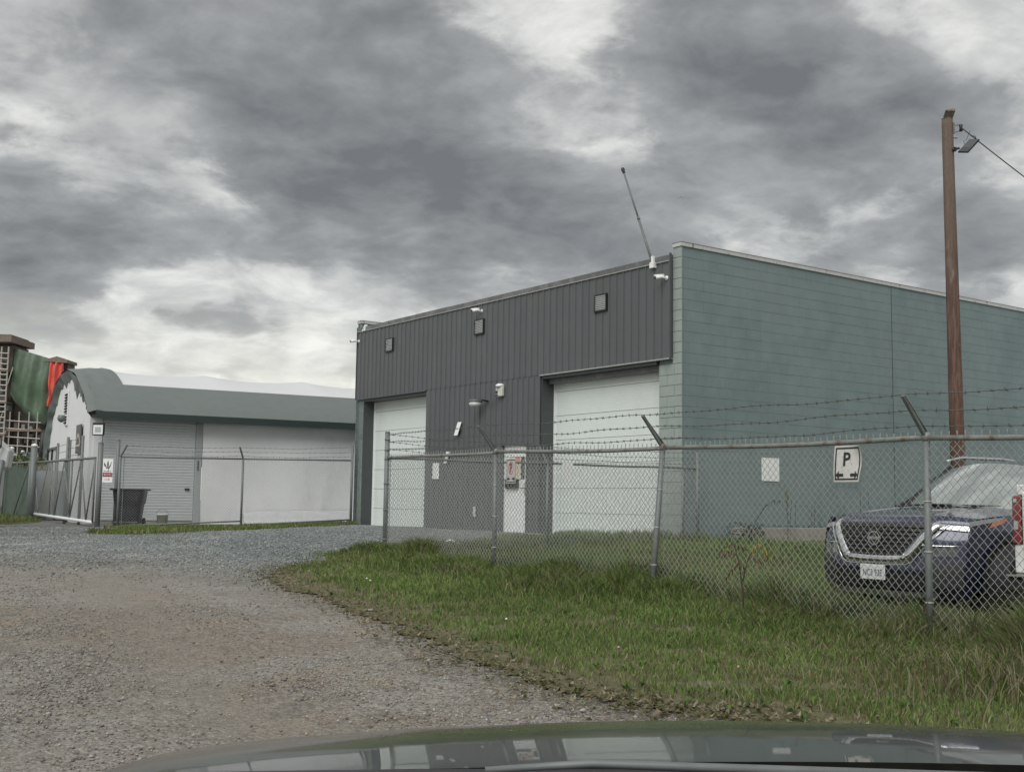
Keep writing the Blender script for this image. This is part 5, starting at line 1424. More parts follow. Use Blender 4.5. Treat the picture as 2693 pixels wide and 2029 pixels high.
def tarp(px0, px1, py0, py1, seed, sagb, topx=0):
    r_ = random.Random(seed); ph = [r_.uniform(0, 6) for _ in range(6)]
    def f(u, v):
        px = px0 + (px1 - px0) * u + 3 * math.sin(v * 4 + ph[0]) * (1 - v); top = py0 + topx * u
        py = top + (py1 - top + sagb * float(np.interp(u, [0, .12, .35, .65, .88, 1], [0, .3, .62, .92, 1.0, .5]))) * v
        y = -.25 - .5 * math.sin(math.pi * u) * math.sin(math.pi * v) ** .6 - .16 * math.sin(u * 17 + ph[1] + 2.0 * v) - .12 * math.sin(u * 9 - v * 9 + ph[2]) * v - .10 * math.sin(v * 14 + 9 * (u - .5) ** 2 + ph[3]) * v
        return (cx(px) - CO.x, y, cz_(py) - CO.z)
    return MB().grid(44, 44, f)
tarp(27, 131, 914, 1036, 1, 80, 30).build('tarpaulin', M['tarp_green'], cb, True)['label'] = 'sagging green tarpaulin'
tarp(124, 165, 948, 1068, 5, 4).build('tarpaulin', M['tarp_red'], cb, True)['label'] = 'bright red tarpaulin'
# scaffold: standards, ledgers and decks
M['scaf'] = mat('scaffold_tube', (.42, .40, .36), .5, metal=.3, var=.2)
stx = [-110, -74, -40, -8, 8, 26]
for px in stx: MB().tube([(cx(px) - CO.x, -1.2, -.5), (cx(px) - CO.x, -1.2, cz_(915) - CO.z)], .075, 6).build('standard', M['scaf'], cb)
for k in range(30):
    py = 930 + k * 14
    MB().tube([(cx(-112) - CO.x, -1.25, cz_(py - 2) - CO.z), (cx(27) - CO.x, -1.25, cz_(py + 3) - CO.z)], .06, 5).build('ledger', M['scaf'], cb)
for k in range(5): cbx(-112, 27, 976 + 84 * k, 980 + 84 * k, -1.3, .4).build('deck', M['timber'], cb)
for px in (36, 60, 86, 108): MB().tube([(cx(px) - CO.x, -.9, -.5), (cx(px) - CO.x, -.9, cz_(1085) - CO.z)], .06, 6).build('standard', M['scaf'], cb)
for py in (1108, 1128, 1150, 1172, 1196): MB().tube([(cx(26) - CO.x, -.95, cz_(py) - CO.z), (cx(118) - CO.x, -.95, cz_(py + 5) - CO.z)], .05, 5).build('ledger', M['scaf'], cb)
cbx(26, 120, 1130, 1136, -1.0, .8).build('deck', M['timber'], cb)
for (p0, p1, q0, q1) in ((58, 76, 1108, 1160), (-60, -34, 1000, 1040), (-8, 6, 960, 996), (84, 104, 1140, 1168), (-8, 10, 1046, 1080), (36, 50, 1150, 1190)):
    w_ = cbx(p0, p1, q0, q1, .35 if p1 < 18 else 1.3, 1.52).build('window', M['cblock'], cb)
    cbx(p0 + 3, p1 - 3, q0 + 3, q1 - 3, .30 if p1 < 18 else 1.26, 1.5).build('pane', M['glass_dark'], w_)
cbx(20, 118, 1190, 1345, .2, 1.4).build('podium_wall', M['cblock'], cb)
for k in range(14):
    px = -100 + k * 9.5; py = 940 + (k * 53) % 220
    MB().tube([(cx(px) - CO.x, -1.15, cz_(py + 60) - CO.z), (cx(px + 16) - CO.x, -1.15, cz_(py) - CO.z)], .05, 5).build('diagonal', M['scaf'], cb)
for k in range(9):
    px = -2 + k * 3.1; py = 950 + (k * 71) % 190
    cbx(px, px + 6, py, py + 14, -.6, .3).build('loose_board', M['cblock'] if k % 2 else M['timber'], cb)
for k in range(8):
    px = 34 + k * 10; py = 1112 + (k * 37) % 70
    cbx(px, px + 9, py, py + 12 + 4 * (k % 3), .2, 1.2).build('loose_board', M['cblock'] if k % 3 else M['timber'], cb)
# timber roof trusses lying in the yard behind the fence
tl_ = thing('timber_stack', 'stack of brown timber trusses behind the screened fence', 'timber', (-25.2, 60, .2))
for k in range(5):
    z = .2 + k * .28; MB().bar((-2.2 + k * .12, k * .1, z + 2.2), (4.2 - k * .2, .3, z + .35), .12, .16).build('plank', M['stucco'], tl_)
MB().box(-2.2, 4, .5, 1.6, 0, 2.2).build('stack_core', M['stucco'], tl_)

# ------------------------------------------------------------------ vegetation
M['grass'] = mat('grass_blades', (0, 0, 0), .6, var=.12, vs=1.5, attr=True, trans=.28, spec=.25)
def blades(name, X, Y, H, Wd, C, lean=.5, base_dz=0.0, label=None):
    n = len(X); a = rng.uniform(0, 2 * math.pi, n); b = rng.uniform(0, 2 * math.pi, n)
    bend = H * lean * rng.uniform(.15, 1.0, n)
    z0 = zroad(X, Y) + .008 + base_dz
    wx, wy = np.cos(a) * Wd / 2, np.sin(a) * Wd / 2
    bx, by = np.cos(b) * bend, np.sin(b) * bend
    V = np.empty((n, 7, 3), np.float32)
    for k, (f, w) in enumerate(((0, 1.0), (.40, .85), (.75, .55))):
        cxx, cyy, czz = X + bx * f ** 2, Y + by * f ** 2, z0 + H * (f - .12 * lean * f ** 3)
        V[:, 2 * k, 0], V[:, 2 * k, 1], V[:, 2 * k, 2] = cxx - wx * w, cyy - wy * w, czz
        V[:, 2 * k + 1, 0], V[:, 2 * k + 1, 1], V[:, 2 * k + 1, 2] = cxx + wx * w, cyy + wy * w, czz
    V[:, 6, 0], V[:, 6, 1], V[:, 6, 2] = X + bx, Y + by, z0 + H * (1 - .22 * lean)
    base = (np.arange(n) * 7)[:, None]
    T = np.concatenate([base + np.array(q) for q in ((0, 1, 3), (0, 3, 2), (2, 3, 5), (2, 5, 4), (4, 5, 6))])
    o = link_mesh(name, np_mesh(name, V.reshape(-1, 3), T, np.repeat(C, 7, axis=0)), M['grass'])
    return tag(o, label, 'grass', kind='stuff')

def scatter(poly, n):
    xs = [p[0] for p in poly]; ys = [p[1] for p in poly]
    X = rng.uniform(min(xs), max(xs), n); Y = rng.uniform(min(ys), max(ys), n)
    jx = X + .30 * (hash_noise(X, Y, .45, 3) - .5); jy = Y + .30 * (hash_noise(X, Y, .45, 4) - .5)
    k = inpoly(jx, jy, poly); return X[k], Y[k]
fa, fb = np.array(NF[0][:2]), np.array(NF[5][:2]); fu = (fb - fa) / np.hypot(*(fb - fa)); fn = np.array([fu[1], -fu[0]])   # fn points to the road side? fixed below
if fn @ np.array([-.854, -.52]) < 0: fn = -fn
def fence_d(X, Y): return (X - fa[0]) * fn[0] + (Y - fa[1]) * fn[1]          # >0 on the road side
def fence_s(X, Y): return (X - fa[0]) * fu[0] + (Y - fa[1]) * fu[1]
GREEN = np.array([(.130, .200, .050), (.155, .222, .058), (.105, .172, .050), (.185, .222, .080)])
DRY = np.array([(.22, .19, .10), (.17, .15, .085), (.30, .27, .18)])
def tint(X, Y, dry, dark=1.0):
    n = len(X)
    c = GREEN[rng.integers(0, 4, n)] * rng.uniform(.75, 1.25, (n, 1))
    big = hash_noise(X, Y, .9, 8)[:, None]; c = c * (.78 + .44 * big)
    d = (rng.random(n) < dry)
    c[d] = DRY[rng.integers(0, 3, d.sum())] * rng.uniform(.75, 1.2, (d.sum(), 1))
    return c * (np.asarray(dark)[:, None] if np.ndim(dark) else dark)

# density falls with distance, blades get a little broader to keep the cover
def near_keep(X, Y, d0=6.5, pw=1.15):
    D = np.hypot(X, Y); return rng.random(len(X)) < np.clip((d0 / D) ** pw, 0, 1)
infr = lambda X, Y: (Y > 4.8) & (X / np.maximum(Y, .1) < .56) & (X / np.maximum(Y, .1) > -.55)
# 1 mown verge on the road side
X, Y = scatter(VERGE, 1150000)
k = (fence_d(X, Y) > -.1) & infr(X, Y); X, Y = X[k], Y[k]
k = near_keep(X, Y); X, Y = X[k], Y[k]
D = fence_d(X, Y); edge = np.clip(1 - np.abs(hash_noise(X, Y, .8, 12)) * 1.2, 0, 1)
tuft = hash_noise(X, Y, .35, 6); big = hash_noise(X, Y, 1.3, 7)
H = (.028 + .045 * tuft + .035 * big) * rng.uniform(.6, 1.25, len(X))
H += .12 * np.clip(1 - D / 1.1, 0, 1) * rng.uniform(.3, 1, len(X)) * (0.4 + big)
DE = lane_dist(X, Y) + .35 * (hash_noise(X, Y, .35, 33) - .5) + .2 * (hash_noise(X, Y, .12, 34) - .5)
H *= .45 + .55 * sm(DE / .8)
thin = rng.random(len(X)) < (.30 + .70 * sm((tuft - .12) / .25)) * (.04 + .96 * sm((DE - .02) / .75))
X, Y, H, D, tuft, DE = X[thin], Y[thin], H[thin], D[thin], tuft[thin], DE[thin]
dry = .07 + .30 * sm((hash_noise(X, Y, 1.1, 9) - .58) / .2) + .15 * (fence_s(X, Y) > 9.5) + .45 * sm((.7 - DE) / .6)
blades('verge_grass', X, Y, H, .0045 + .00055 * np.hypot(X, Y) * rng.uniform(.6, 1.2, len(X)), tint(X, Y, dry), .75, label='short mown grass on the verge outside the near fence')
# 2 tall grass along the near fence
n = 105000
S = np.where(rng.random(n) < .3, rng.uniform(10.4, 14.0, n), rng.uniform(-.35, 14.5, n)); Dd = np.abs(rng.normal(0, .42, n)) * np.where(rng.random(n) < .62, 1, -1) * np.where(S > 9.8, 1.6, 1) + .05
X = fa[0] + fu[0] * S + fn[0] * Dd; Y = fa[1] + fu[1] * S + fn[1] * Dd
k = infr(X, Y); X, Y, S, Dd = X[k], Y[k], S[k], Dd[k]
cl = hash_noise(X, Y, .55, 14); cl2 = hash_noise(X, Y, .18, 15)
k = rng.random(len(X)) < .25 + .75 * sm((cl * .6 + cl2 * .4 - .3) / .3); X, Y, S, Dd, cl = X[k], Y[k], S[k], Dd[k], cl[k]
H = (.15 + .42 * cl * np.exp(-(Dd / .6) ** 2)) * (.55 + .45 * sm((S - .3) / 1.5)) * rng.uniform(.5, 1.25, len(X)) * (1 + .35 * sm((S - 9.5) / 2))
H *= np.where(Dd > .05, .55 + .45 * sm((8.2 - S) / 2) + .75 * sm((S - 10.6) / 1.0), 1.0)
dry = .12 + .38 * sm((S - 9.2) / 2.0) + .18 * (hash_noise(X, Y, .8, 16) > .62)
blades('tall_grass', X, Y, H, .0045 + .0005 * np.hypot(X, Y), tint(X, Y, dry, .92), .9, label='tall uncut grass along the near fence line')
# 3 yard grass inside the fences
X, Y = scatter(VERGE, 420000)
k = (fence_d(X, Y) < .0) & infr(X, Y); X, Y = X[k], Y[k]
lx = (X - WO.x) * BX.x + (Y - WO.y) * BX.y; ly = (X - WO.x) * BY.x + (Y - WO.y) * BY.y
in_b = ((lx > -.02) & (ly > -.02)); 
front = ~((lx < -.0) & (ly > 5.2 - .0) & (fence_d(X, Y) < -99))
k = ~in_b & near_keep(X, Y, 11, .8); X, Y, lx, ly = X[k], Y[k], lx[k], ly[k]
tuft = hash_noise(X, Y, .4, 20); big = hash_noise(X, Y, 1.6, 21)
H = (.07 + .16 * tuft * big + .05 * big) * rng.uniform(.6, 1.3, len(X))
H += .18 * np.exp(-(np.minimum(np.abs(lx), np.abs(ly)) / .45) ** 2) * rng.uniform(.2, 1.2, len(X))
H *= np.where((lx < 0) & (ly > 4.3), .55, .72) * np.where((lx > .4) & (ly > -4.5), .42, 1.0)
dry = .06 + .18 * sm((hash_noise(X, Y, 1.4, 22) - .5) / .25)
blades('yard_grass', X, Y, H, .006 + .0006 * np.hypot(X, Y), tint(X, Y, dry, .95), .7, label='rough grass in the yard inside the near fence')
# 4 strips on the far side
for nm, poly, n, hh, lb in (('strip_grass', STRIP, 22000, .10, 'grass strip at the foot of the far fence'), ('corner_grass', CORNER, 26000, .22, 'grass patch beside the sliding gate')):
    X, Y = scatter(poly, n); H = hh * (.4 + hash_noise(X, Y, .6, 30)) * rng.uniform(.5, 1.2, len(X))
    blades(nm, X, Y, H, np.full(len(X), .022), tint(X, Y, .22, 1.0), .6, label=lb)
# 5 scattered leaf litter and clover along the lane edge
V, T, C = [], [], []; base = 0
edge_pts = np.array([p for p in VERGE[1:19]])
for _ in range(5200):
    i = rng.integers(0, len(edge_pts) - 1); t = rng.random(); p = edge_pts[i] * (1 - t) + edge_pts[i + 1] * t
    p = p + rng.normal(0, .16, 2) * (1 + .5 * rng.random())
    if not (p[1] > 5 and abs(p[0] / p[1]) < .56): continue
    L = rng.uniform(.012, .034); w = L * rng.uniform(.3, .55); a = rng.uniform(0, 6.28); z = float(zroad(*p)) + rng.uniform(.012, .035); cu_ = rng.uniform(.1, .5) * L
    d = np.array([math.cos(a), math.sin(a)]); e = np.array([-d[1], d[0]])
    tilt = rng.uniform(-.5, .5) * L
    V += [(*(p - d * L), z + cu_ - tilt), (*(p + e * w), z), (*(p + d * L), z + cu_ + tilt), (*(p - e * w), z)]
    T += [(base, base + 1, base + 3), (base + 1, base + 2, base + 3)]; base += 4
    c = np.array([(.20, .165, .10), (.14, .125, .06), (.30, .27, .19), (.12, .14, .05)][rng.integers(0, 4)]) * rng.uniform(.6, 1.25)
    C += [c] * 4
tag(link_mesh('leaf_litter', np_mesh('leaf_litter', np.array(V), np.array(T), np.array(C)), M['grass']), 'dry leaf litter along the lane edge', 'leaves', kind='stuff')
# broad-leaved rosettes and bare dead patches break up the turf
V, T, C = [], [], []; base = 0
for _ in range(420):
    cx0 = rng.uniform(-2.6, 4.0); cy0 = rng.uniform(5.8, 16.5)
    if not bool(inpoly(np.array([cx0]), np.array([cy0]), VERGE)[0]) or float(fence_d(cx0, cy0)) < .15: continue
    z0 = float(zroad(cx0, cy0)) + .012; nl = rng.integers(6, 13); cc = np.array([(.085, .150, .036), (.115, .175, .045), (.07, .125, .04)][rng.integers(0, 3)])
    for j in range(nl):
        a = rng.uniform(0, 6.28); L = rng.uniform(.03, .085); w = L * rng.uniform(.22, .4); d = np.array([math.cos(a), math.sin(a)]); e = np.array([-d[1], d[0]])
        p = np.array([cx0, cy0]); m = p + d * L * .55; t_ = p + d * L; hh = rng.uniform(.01, .05)
        V += [(*p, z0), (*(m + e * w / 2), z0 + hh), (*t_, z0 + hh * .7), (*(m - e * w / 2), z0 + hh)]
        T += [(base, base + 1, base + 3), (base + 1, base + 2, base + 3)]; base += 4; C += [cc * rng.uniform(.75, 1.3)] * 4
tag(link_mesh('broadleaf_weeds', np_mesh('broadleaf_weeds', np.array(V), np.array(T), np.array(C)), M['grass']), 'low broad leaved weeds among the verge grass', 'weeds', kind='stuff')
# 6 loose stones on the lane and yard
def stones(name, X, Y, R, cols, label):
    n = len(X); octa = np.array([(1, 0, 0), (-1, 0, 0), (0, 1, 0), (0, -1, 0), (0, 0, 1), (0, 0, -1)], float)
    F = np.array([(0, 2, 4), (2, 1, 4), (1, 3, 4), (3, 0, 4), (2, 0, 5), (1, 2, 5), (3, 1, 5), (0, 3, 5)])
    Vv = octa[None] * R[:, None, None] * rng.uniform(.55, 1.25, (n, 6, 3)) * np.array([1, 1, .6])
    a = rng.uniform(0, 6.28, n); c_, s_ = np.cos(a)[:, None], np.sin(a)[:, None]
    x = Vv[..., 0] * c_ - Vv[..., 1] * s_; y = Vv[..., 0] * s_ + Vv[..., 1] * c_
    Vv = np.stack([x + X[:, None], y + Y[:, None], Vv[..., 2] + (zroad(X, Y) + R * .22)[:, None]], -1)
    Tt = (F[None] + (np.arange(n) * 6)[:, None, None]).reshape(-1, 3)
    C = np.repeat(cols, 6, axis=0)
    return tag(link_mesh(name, np_mesh(name, Vv.reshape(-1, 3), Tt, C), M['stone']), label, 'gravel', kind='stuff')
M['stone'] = mat('loose_stone', (0, 0, 0), .9, var=.15, vs=30, attr=True, spec=.2)
n = 120000; Y = 4.6 + 13.0 * rng.random(n) ** 1.5; X = rng.uniform(-.5, .16, n) * Y
k = (~inpoly(X, Y, VERGE) | (lane_dist(X, Y) < .35)) & (rng.random(n) > .8 * tracks(X, Y)) & (rng.random(n) < .25 + .75 * sm((hash_noise(X, Y, .8, 40) * .5 + hash_noise(X, Y, 2.4, 44) * .5 - .36) / .25)); X, Y = X[k], Y[k]
R = np.clip(rng.lognormal(-5.15, .42, len(X)), .003, .022)
lane_c = np.array([(.30, .29, .265), (.24, .225, .20), (.38, .37, .345), (.20, .17, .14), (.17, .165, .16), (.32, .27, .21)])
stones('lane_gravel', X, Y, R, lane_c[rng.integers(0, 6, len(X))] * rng.uniform(.75, 1.15, (len(X), 1)), 'loose brown and grey stones on the lane')
n = 95000; Y = 13.0 + 18 * rng.random(n); X = rng.uniform(-.72, .02, n) * Y
edge = Y + .7 * X + (hash_noise(X, Y, 2.0, 41) - .5) * 4 + rng.normal(0, 1.3, n)
lx = (X - WO.x) * BX.x + (Y - WO.y) * BX.y; ly = (X - WO.x) * BY.x + (Y - WO.y) * BY.y
k = (edge > 12.6) & ~inpoly(X, Y, VERGE) & ~inpoly(X, Y, STRIP) & ~((lx > -.05) & (ly > 0)); X, Y = X[k], Y[k]
R = np.clip(rng.lognormal(-4.3, .35, len(X)), .008, .032)
lot_c = np.array([(.225, .250, .245), (.275, .295, .288), (.19, .21, .21), (.34, .355, .345), (.155, .17, .168)])
stones('yard_gravel', X, Y, R, lot_c[rng.integers(0, 5, len(X))] * rng.uniform(.75, 1.15, (len(X), 1)), 'crushed blue grey stone in the yard before the far door')

# ------------------------------------------------------------------ single plants
M['stem_dark'] = mat('dark_stem', (.055, .05, .035), .8, var=.2)
M['leaf_brown'] = mat('withered_brown_leaf', (.125, .085, .045), .7, var=.3, vs=15, trans=.2)
M['leaf_yellow'] = mat('yellow_green_leaf', (.26, .24, .06), .6, var=.25, vs=15, trans=.25)
M['leaf_green'] = mat('green_leaf', (.065, .11, .03), .6, var=.25, vs=10, trans=.25)
M['leaf_dark'] = mat('dark_green_leaf', (.032, .058, .026), .6, var=.25, vs=10, trans=.2)
M['petal'] = mat('white_petal', (.75, .75, .70), .6, var=.05)
def leaf(s, p, d, L, w, droop=.3):
    d = Vector(d).normalized(); sd = d.cross(Vector((0, 0, 1)))
    if sd.length < .05: sd = Vector((1, 0, 0))
    sd.normalize(); m = p + d * L * .5 + Vector((0, 0, -droop * L * .15)); e = p + d * L + Vector((0, 0, -droop * L))
    up_ = Vector((0, 0, w * .18))
    s.add([p, m + sd * w / 2 + up_, e, m - sd * w / 2 + up_, m], [(0, 1, 4), (1, 2, 4), (2, 3, 4), (3, 0, 4)])
# withered sumac sapling in the tall grass on the road side
sx, sy = 2.12, 10.65
sp_ = thing('sapling', 'withered brown leaved sapling rising from the tall grass by the fence', 'plant', (sx, sy, zf(sx, sy)))
MB().tube([(0, 0, -.05), (.0, 0, .25), (-.03, 0, .5), (-.08, .0, .70)], [.010, .009, .007, .005], 6).build('stem', M['stem_dark'], sp_, True)
MB().tube([(0, 0, .36), (.05, .02, .55), (.14, .02, .72)], [.006, .005, .004], 5).build('branch', M['stem_dark'], sp_, True)
lb_, ly_ = MB(), MB()
for (p, side, mat_) in (((-.08, 0, .70), -1, lb_), ((-.06, 0, .62), -1, lb_), ((-.03, 0, .52), -1, lb_), ((-.07, 0, .68), 1, lb_), ((-.05, 0, .58), .7, lb_), ((.14, .02, .72), 1, ly_), ((.12, .02, .68), -1, ly_), ((.14, .02, .70), .6, lb_), ((.08, .02, .60), .8, lb_)):
    d = Vector((side * .7, rnd.uniform(-.6, .4), rnd.uniform(-.5, .35))).normalized(); Ln = rnd.uniform(.07, .14)
    for k in range(6):
        q = Vector(p) + d * Ln * (k / 5) + Vector((0, 0, -.06 * (k / 5) ** 2))
        for sg in (-1, 1):
            if rnd.random() < .2: continue
            dd = d * rnd.uniform(.1, .7) + Vector((-d.y, d.x, 0)) * sg * rnd.uniform(.4, 1) + Vector((0, 0, rnd.uniform(-1.1, .1))); leaf(mat_, q, dd, rnd.uniform(.04, .075), .016, rnd.uniform(.2, .9))
lb_.build('leaves', M['leaf_brown'], sp_); ly_.build('leaves', M['leaf_yellow'], sp_)
# dark bush with an arching stem and yellow flowering stalk near the planter
bpos = wpt(.95, -.75, -.02)
bs_ = thing('weed_bush', 'dark green weed bush with arching bare stem by the planter', 'plant', bpos, RZ)
s = MB()
for _ in range(420):
    a, r, z = rnd.uniform(0, 6.28), rnd.random() ** .6 * .34, rnd.random() ** 1.3 * .42
    leaf(s, Vector((r * math.cos(a), r * math.sin(a), z)), (math.cos(a), math.sin(a), rnd.uniform(-.2, .7)), rnd.uniform(.06, .13), .035, .3)
s.build('leaves', M['leaf_dark'], bs_)
MB().tube([(.05, 0, .1), (.20, -.05, .42), (.42, -.1, .72), (.66, -.1, .84), (.92, -.1, .83)], [.013, .012, .010, .008, .005], 6).build('stem', M['stem_dark'], bs_, True)
s = MB()
for k in range(12): leaf(s, Vector((.45 + k * .045, -.1, .73 + .09 * min(1, k / 5))), (rnd.uniform(-1, 1), rnd.uniform(-1, 1), rnd.uniform(-.6, .5)), .07, .02, .3)
s.build('stem_leaves', M['leaf_dark'], bs_)
fw = thing('flower_stalk', 'tall stalk with yellow green flower head beside the planter', 'plant', wpt(1.55, -1.25, .0), RZ)
MB().tube([(0, 0, -.1), (.01, 0, .5), (0, 0, .98)], [.008, .006, .005], 5).build('stem', M['stem_dark'], fw, True)
s = MB()
for k in range(60):
    z = .72 + .28 * rnd.random(); a = rnd.uniform(0, 6.28); leaf(s, Vector((0, 0, z)), (math.cos(a), math.sin(a), .8), .06, .025, .1)
s.build('flower_head', M['leaf_yellow'], fw)
# dead stalks in the planter
for k in range(14):
    x = 1.9 + rnd.random() * 3.6; y = -.35 - rnd.random() * .45; H = rnd.uniform(.35, 1.0)
    t = thing('dry_weed', 'thin dry weed stalk growing in the concrete planter', 'plant', wpt(x, y, .18), rnd.uniform(0, 6), 'dry weeds in the planter')
    lx_, ly2 = rnd.uniform(-.12, .12), rnd.uniform(-.1, .1)
    MB().tube([(0, 0, 0), (lx_ * .4, ly2 * .4, H * .5), (lx_, ly2, H)], [.006, .005, .003], 4).build('stem', M['stem_dark'], t)
    s = MB()
    for j in range(10):
        q = rnd.uniform(.1, 1); a = rnd.uniform(0, 6.28); leaf(s, Vector((lx_ * q, ly2 * q, H * q)), (math.cos(a), math.sin(a), rnd.uniform(-.2, .8)), rnd.uniform(.04, .09), .018, .4)
    s.build('leaves', M['leaf_brown'] if k % 3 else M['leaf_green'], t)
s = MB()
for _ in range(900):
    x = 1.35 + rnd.random() * 4.2; y = -.28 - rnd.random() * .55; a = rnd.uniform(0, 6.28)
    leaf(s, wpt(x, y, .18 + rnd.random() ** 2 * .16), (math.cos(a), math.sin(a), rnd.uniform(0, .8)), rnd.uniform(.05, .10), .03, .3)
tag(s.build('planter_weeds', M['leaf_dark'], None), 'low dark weeds covering the planter soil', 'weeds', kind='stuff')
# small white and pink clover flowers, pale scraps
for k, (x, y, lb) in enumerate(((-1.55, 13.1, 'white clover flower in the verge grass'), (-1.62, 13.35, 'white clover flower in the verge grass'), (-.02, 9.9, 'white clover flower in the verge grass'), (.55, 12.6, 'white clover flower in the verge grass'))):
    t = thing('clover_flower', lb, 'flower', (x, y, zf(x, y)), 0, 'white clover flowers on the verge')
    MB().tube([(0, 0, 0), (.005, 0, .09)], .002, 4).build('stem', M['leaf_green'], t)
    MB().lathe([(.003, .080), (.010, .085), (.010, .093), (.004, .098)], (0, 0, 0), 8).build('head', M['petal'], t, True)
for k, (x, y) in enumerate(((1.48, 7.6), (.78, 8.35))):
    t = thing('clover_flower', 'pink clover flower in the mown verge', 'flower', (x, y, zf(x, y)), 0, 'pink clover flowers on the verge')
    MB().tube([(0, 0, 0), (.005, 0, .10)], .002, 4).build('stem', M['leaf_green'], t)
    MB().lathe([(.003, .090), (.009, .095), (.009, .103), (.004, .108)], (0, 0, 0), 8).build('head', mat('pink_petal_%d' % k, (.50, .28, .30), .6), t, True)
for k, (x, y) in enumerate(((-1.0, 20.6), (-.35, 20.3), (.05, 20.0))):
    o = MB().grid(6, 3, lambda u, v: (-.13 + .26 * u, -.05 + .1 * v, .02 + .03 * math.sin(u * 5 + k) + .02 * v)).build('paper_scrap', M['paper'], None, True)
    o.location = (x, y, zf(x, y) + .02); o.rotation_euler = (0, 0, k); tag(o, 'crumpled white scrap lying by the short fence', 'litter', 'white scraps by the short fence')
for k, (x, y, w) in enumerate(((.28, 6.72, .05), (.42, 6.60, .035), (-.86, 9.1, .05), (-1.30, 11.0, .05), (-.55, 8.2, .03))):
    s = MB(); w *= .55; s.lathe([(w * .5, -.006), (w * 1.0, .0), (w * .9, .006), (w * .4, .010)], (0, 0, 0), 7)
    o = s.build('pale_stone', mat('pale_flat_stone_%d' % k, (.36, .35, .325), .8), None); o.location = (x, y, zf(x, y) + .012); o.rotation_euler = (.08, .05, k); o.scale = (1.3, .8, 1)
    tag(o, 'pale flat stone lying on the lane edge', 'stone', 'pale stones along the lane edge')
# shrubs and vine by the screened fence
def shrub(name, label, pos, R, H, n, m1, m2, fl=None):
    t = thing(name, label, 'shrub', pos)
    for k in range(5):
        a = k * 1.26; MB().tube([(0, 0, -.1), (R * .35 * math.cos(a), R * .35 * math.sin(a), H * .45), (R * .6 * math.cos(a), R * .6 * math.sin(a), H * .8)], [.03, .02, .01], 5).build('stem', M['stem_dark'], t)
    A, B_ = MB(), MB()
    cl_ = [(rnd.uniform(-.7, .7) * R, rnd.uniform(-.7, .7) * R, H * rnd.uniform(.25, .9), rnd.uniform(.25, .5) * R) for _ in range(12)]
    for _ in range(n):
        c = rnd.choice(cl_); v = Vector((rnd.gauss(0, 1), rnd.gauss(0, 1), rnd.gauss(0, 1))).normalized() * c[3] * rnd.random() ** .4
        p = Vector(c[:3]) + v; leaf(A if rnd.random() < .65 else B_, p, v + Vector((0, 0, .3)), rnd.uniform(.10, .2), .08, .4)
    A.build('foliage', m1, t); B_.build('foliage', m2, t)
    if fl:
        s = MB()
        for _ in range(14):
            c = rnd.choice(cl_); p = Vector(c[:3]) + Vector((rnd.uniform(-.3, .3), -c[3], rnd.uniform(-.2, .4)))
            s.lathe([(.01, -.05), (.07, 0), (.05, .05)], tuple(p), 6)
        s.build('blossom', fl, t)
shrub('vine_shrub', 'flowering vine climbing the post beyond the sliding gate', (-18.3, 43.2, .5), .8, 2.5, 500, M['leaf_green'], M['leaf_dark'], M['petal'])
shrub('vine_shrub', 'yellow leaved vine on the screened fence beside the gate', (-17.2, 41.6, .5), .7, 2.2, 420, M['leaf_yellow'], M['leaf_green'])
for k, (x, y, R, H) in enumerate(((-22, 52, 1.8, 2.6), (-25.5, 56, 2.2, 3.0), (-20, 50, 1.3, 2.0))):
    shrub('shrub', ('broad dark shrub', 'tall dark shrub', 'small dark shrub')[k] + ' behind the screened fence', (x, y, .5), R, H, 900, M['leaf_dark'], M['leaf_green'])

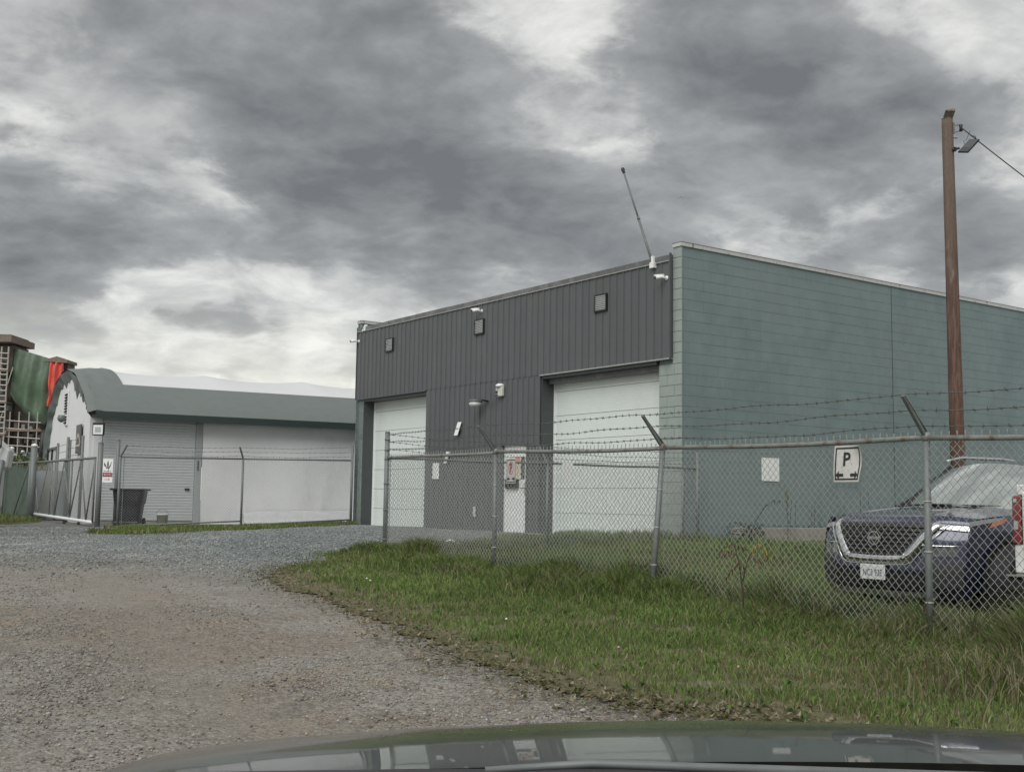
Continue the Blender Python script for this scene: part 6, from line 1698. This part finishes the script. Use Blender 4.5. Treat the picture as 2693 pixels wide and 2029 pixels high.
# ------------------------------------------------------------------ the car the picture is taken from: its front end
M['own_paint'] = mat('dark_grey_green_car_paint', (.022, .028, .026), .32, metal=.2, var=.10, vs=14, coat=.75, spec=.5)
M['own_paint'].node_tree.nodes['Principled BSDF'].inputs['Coat Roughness'].default_value = .035
XC = .40
own = thing('viewing_car', 'dark glossy car hood with wipers in the foreground', 'car', (XC, 1.6, .0))
OO = Vector((XC, 1.6, 0))
def oz(x, y):
    """hood height: x across from the centre line, y ahead (world)"""
    d = y - 1.15
    z = 1.0 - .060 * d - .081 * d * d
    a = abs(x) / .88
    z -= .050 * a ** 2 + .10 * max(0, a - .92) ** 1.5
    z += .0012 * math.exp(-((a - .60) / .05) ** 2) - .0012 * math.exp(-((a - .50) / .10) ** 2)
    z -= .35 * max(0, d - .95) ** 2
    return z
def hoodf(u, v):
    x = -.88 + 1.76 * u; y0 = 1.195 + .06 * (abs(x) / .88) ** 2; y1 = 2.22 - .30 * (abs(x) / .88) ** 2.4
    y = y0 + (y1 - y0) * v
    return (x, y - OO.y, oz(x, y))
MB().grid(60, 40, hoodf).build('hood', M['own_paint'], own, True)
for sg in (-1, 1):
    def fen(u, v):
        y0, y1 = 1.0, 2.22 - .30; y = y0 + (y1 - y0) * u
        w = .885 + .06 * math.sin(v * math.pi / 2)
        yy = max(y, 1.25) if y < 1.25 else y
        z = oz(.88, min(max(y, 1.25), 1.92)) - .004 - (.62 * (1 - math.cos(v * math.pi / 2)) if v < 1 else .62)
        return (sg * w, y - OO.y, z)
    MB().grid(20, 14, fen, sg > 0).build('fender', M['own_paint'], own, True)
    MB().lathe([(.20, -.11), (.31, -.11), (.34, -.08), (.34, .08), (.31, .11), (.20, .11)], (sg * .80, 1.62 - OO.y, .34), 28, 'y').build('tyre', M['tyre'], own, True).rotation_euler = (0, 0, 0)
    def hl_(u, v):
        x = .48 + .32 * u; y = 2.22 - .30 * (x / .88) ** 2.4 + .02; return (sg * x, y - OO.y, .60 + .12 * v)
    MB().grid(8, 3, hl_, sg < 0).build('headlamp', M['lamp_clear'], own, True)
def nose(u, v):
    x = -.88 + 1.76 * u; y = 2.22 - .30 * (abs(x) / .88) ** 2.4; z1 = oz(x, y)
    return (x, y - OO.y + .05 * math.sin(math.pi * v), z1 + (.25 - z1) * v)
MB().grid(30, 10, nose).build('bumper', M['own_paint'], own, True)
def cowl(u, v):
    x = -.88 + 1.76 * u; y = 1.195 + .06 * (abs(x) / .88) ** 2 - .004 - .40 * v
    return (x, y - OO.y, .990 - .030 * (abs(x) / .88) ** 2 + .035 * v)
MB().grid(30, 6, cowl, True).build('cowl', M['black'], own, True)
for x0, x1 in ((-.42, .18), (.12, .72)):
    MB().tube([(x1, 1.06 - OO.y, 1.010), (x0 + .1, 1.12 - OO.y, 1.008), (x0, 1.115 - OO.y, 1.002)], [.006, .004, .003], 8).build('wiper', M['galv'], own, True)
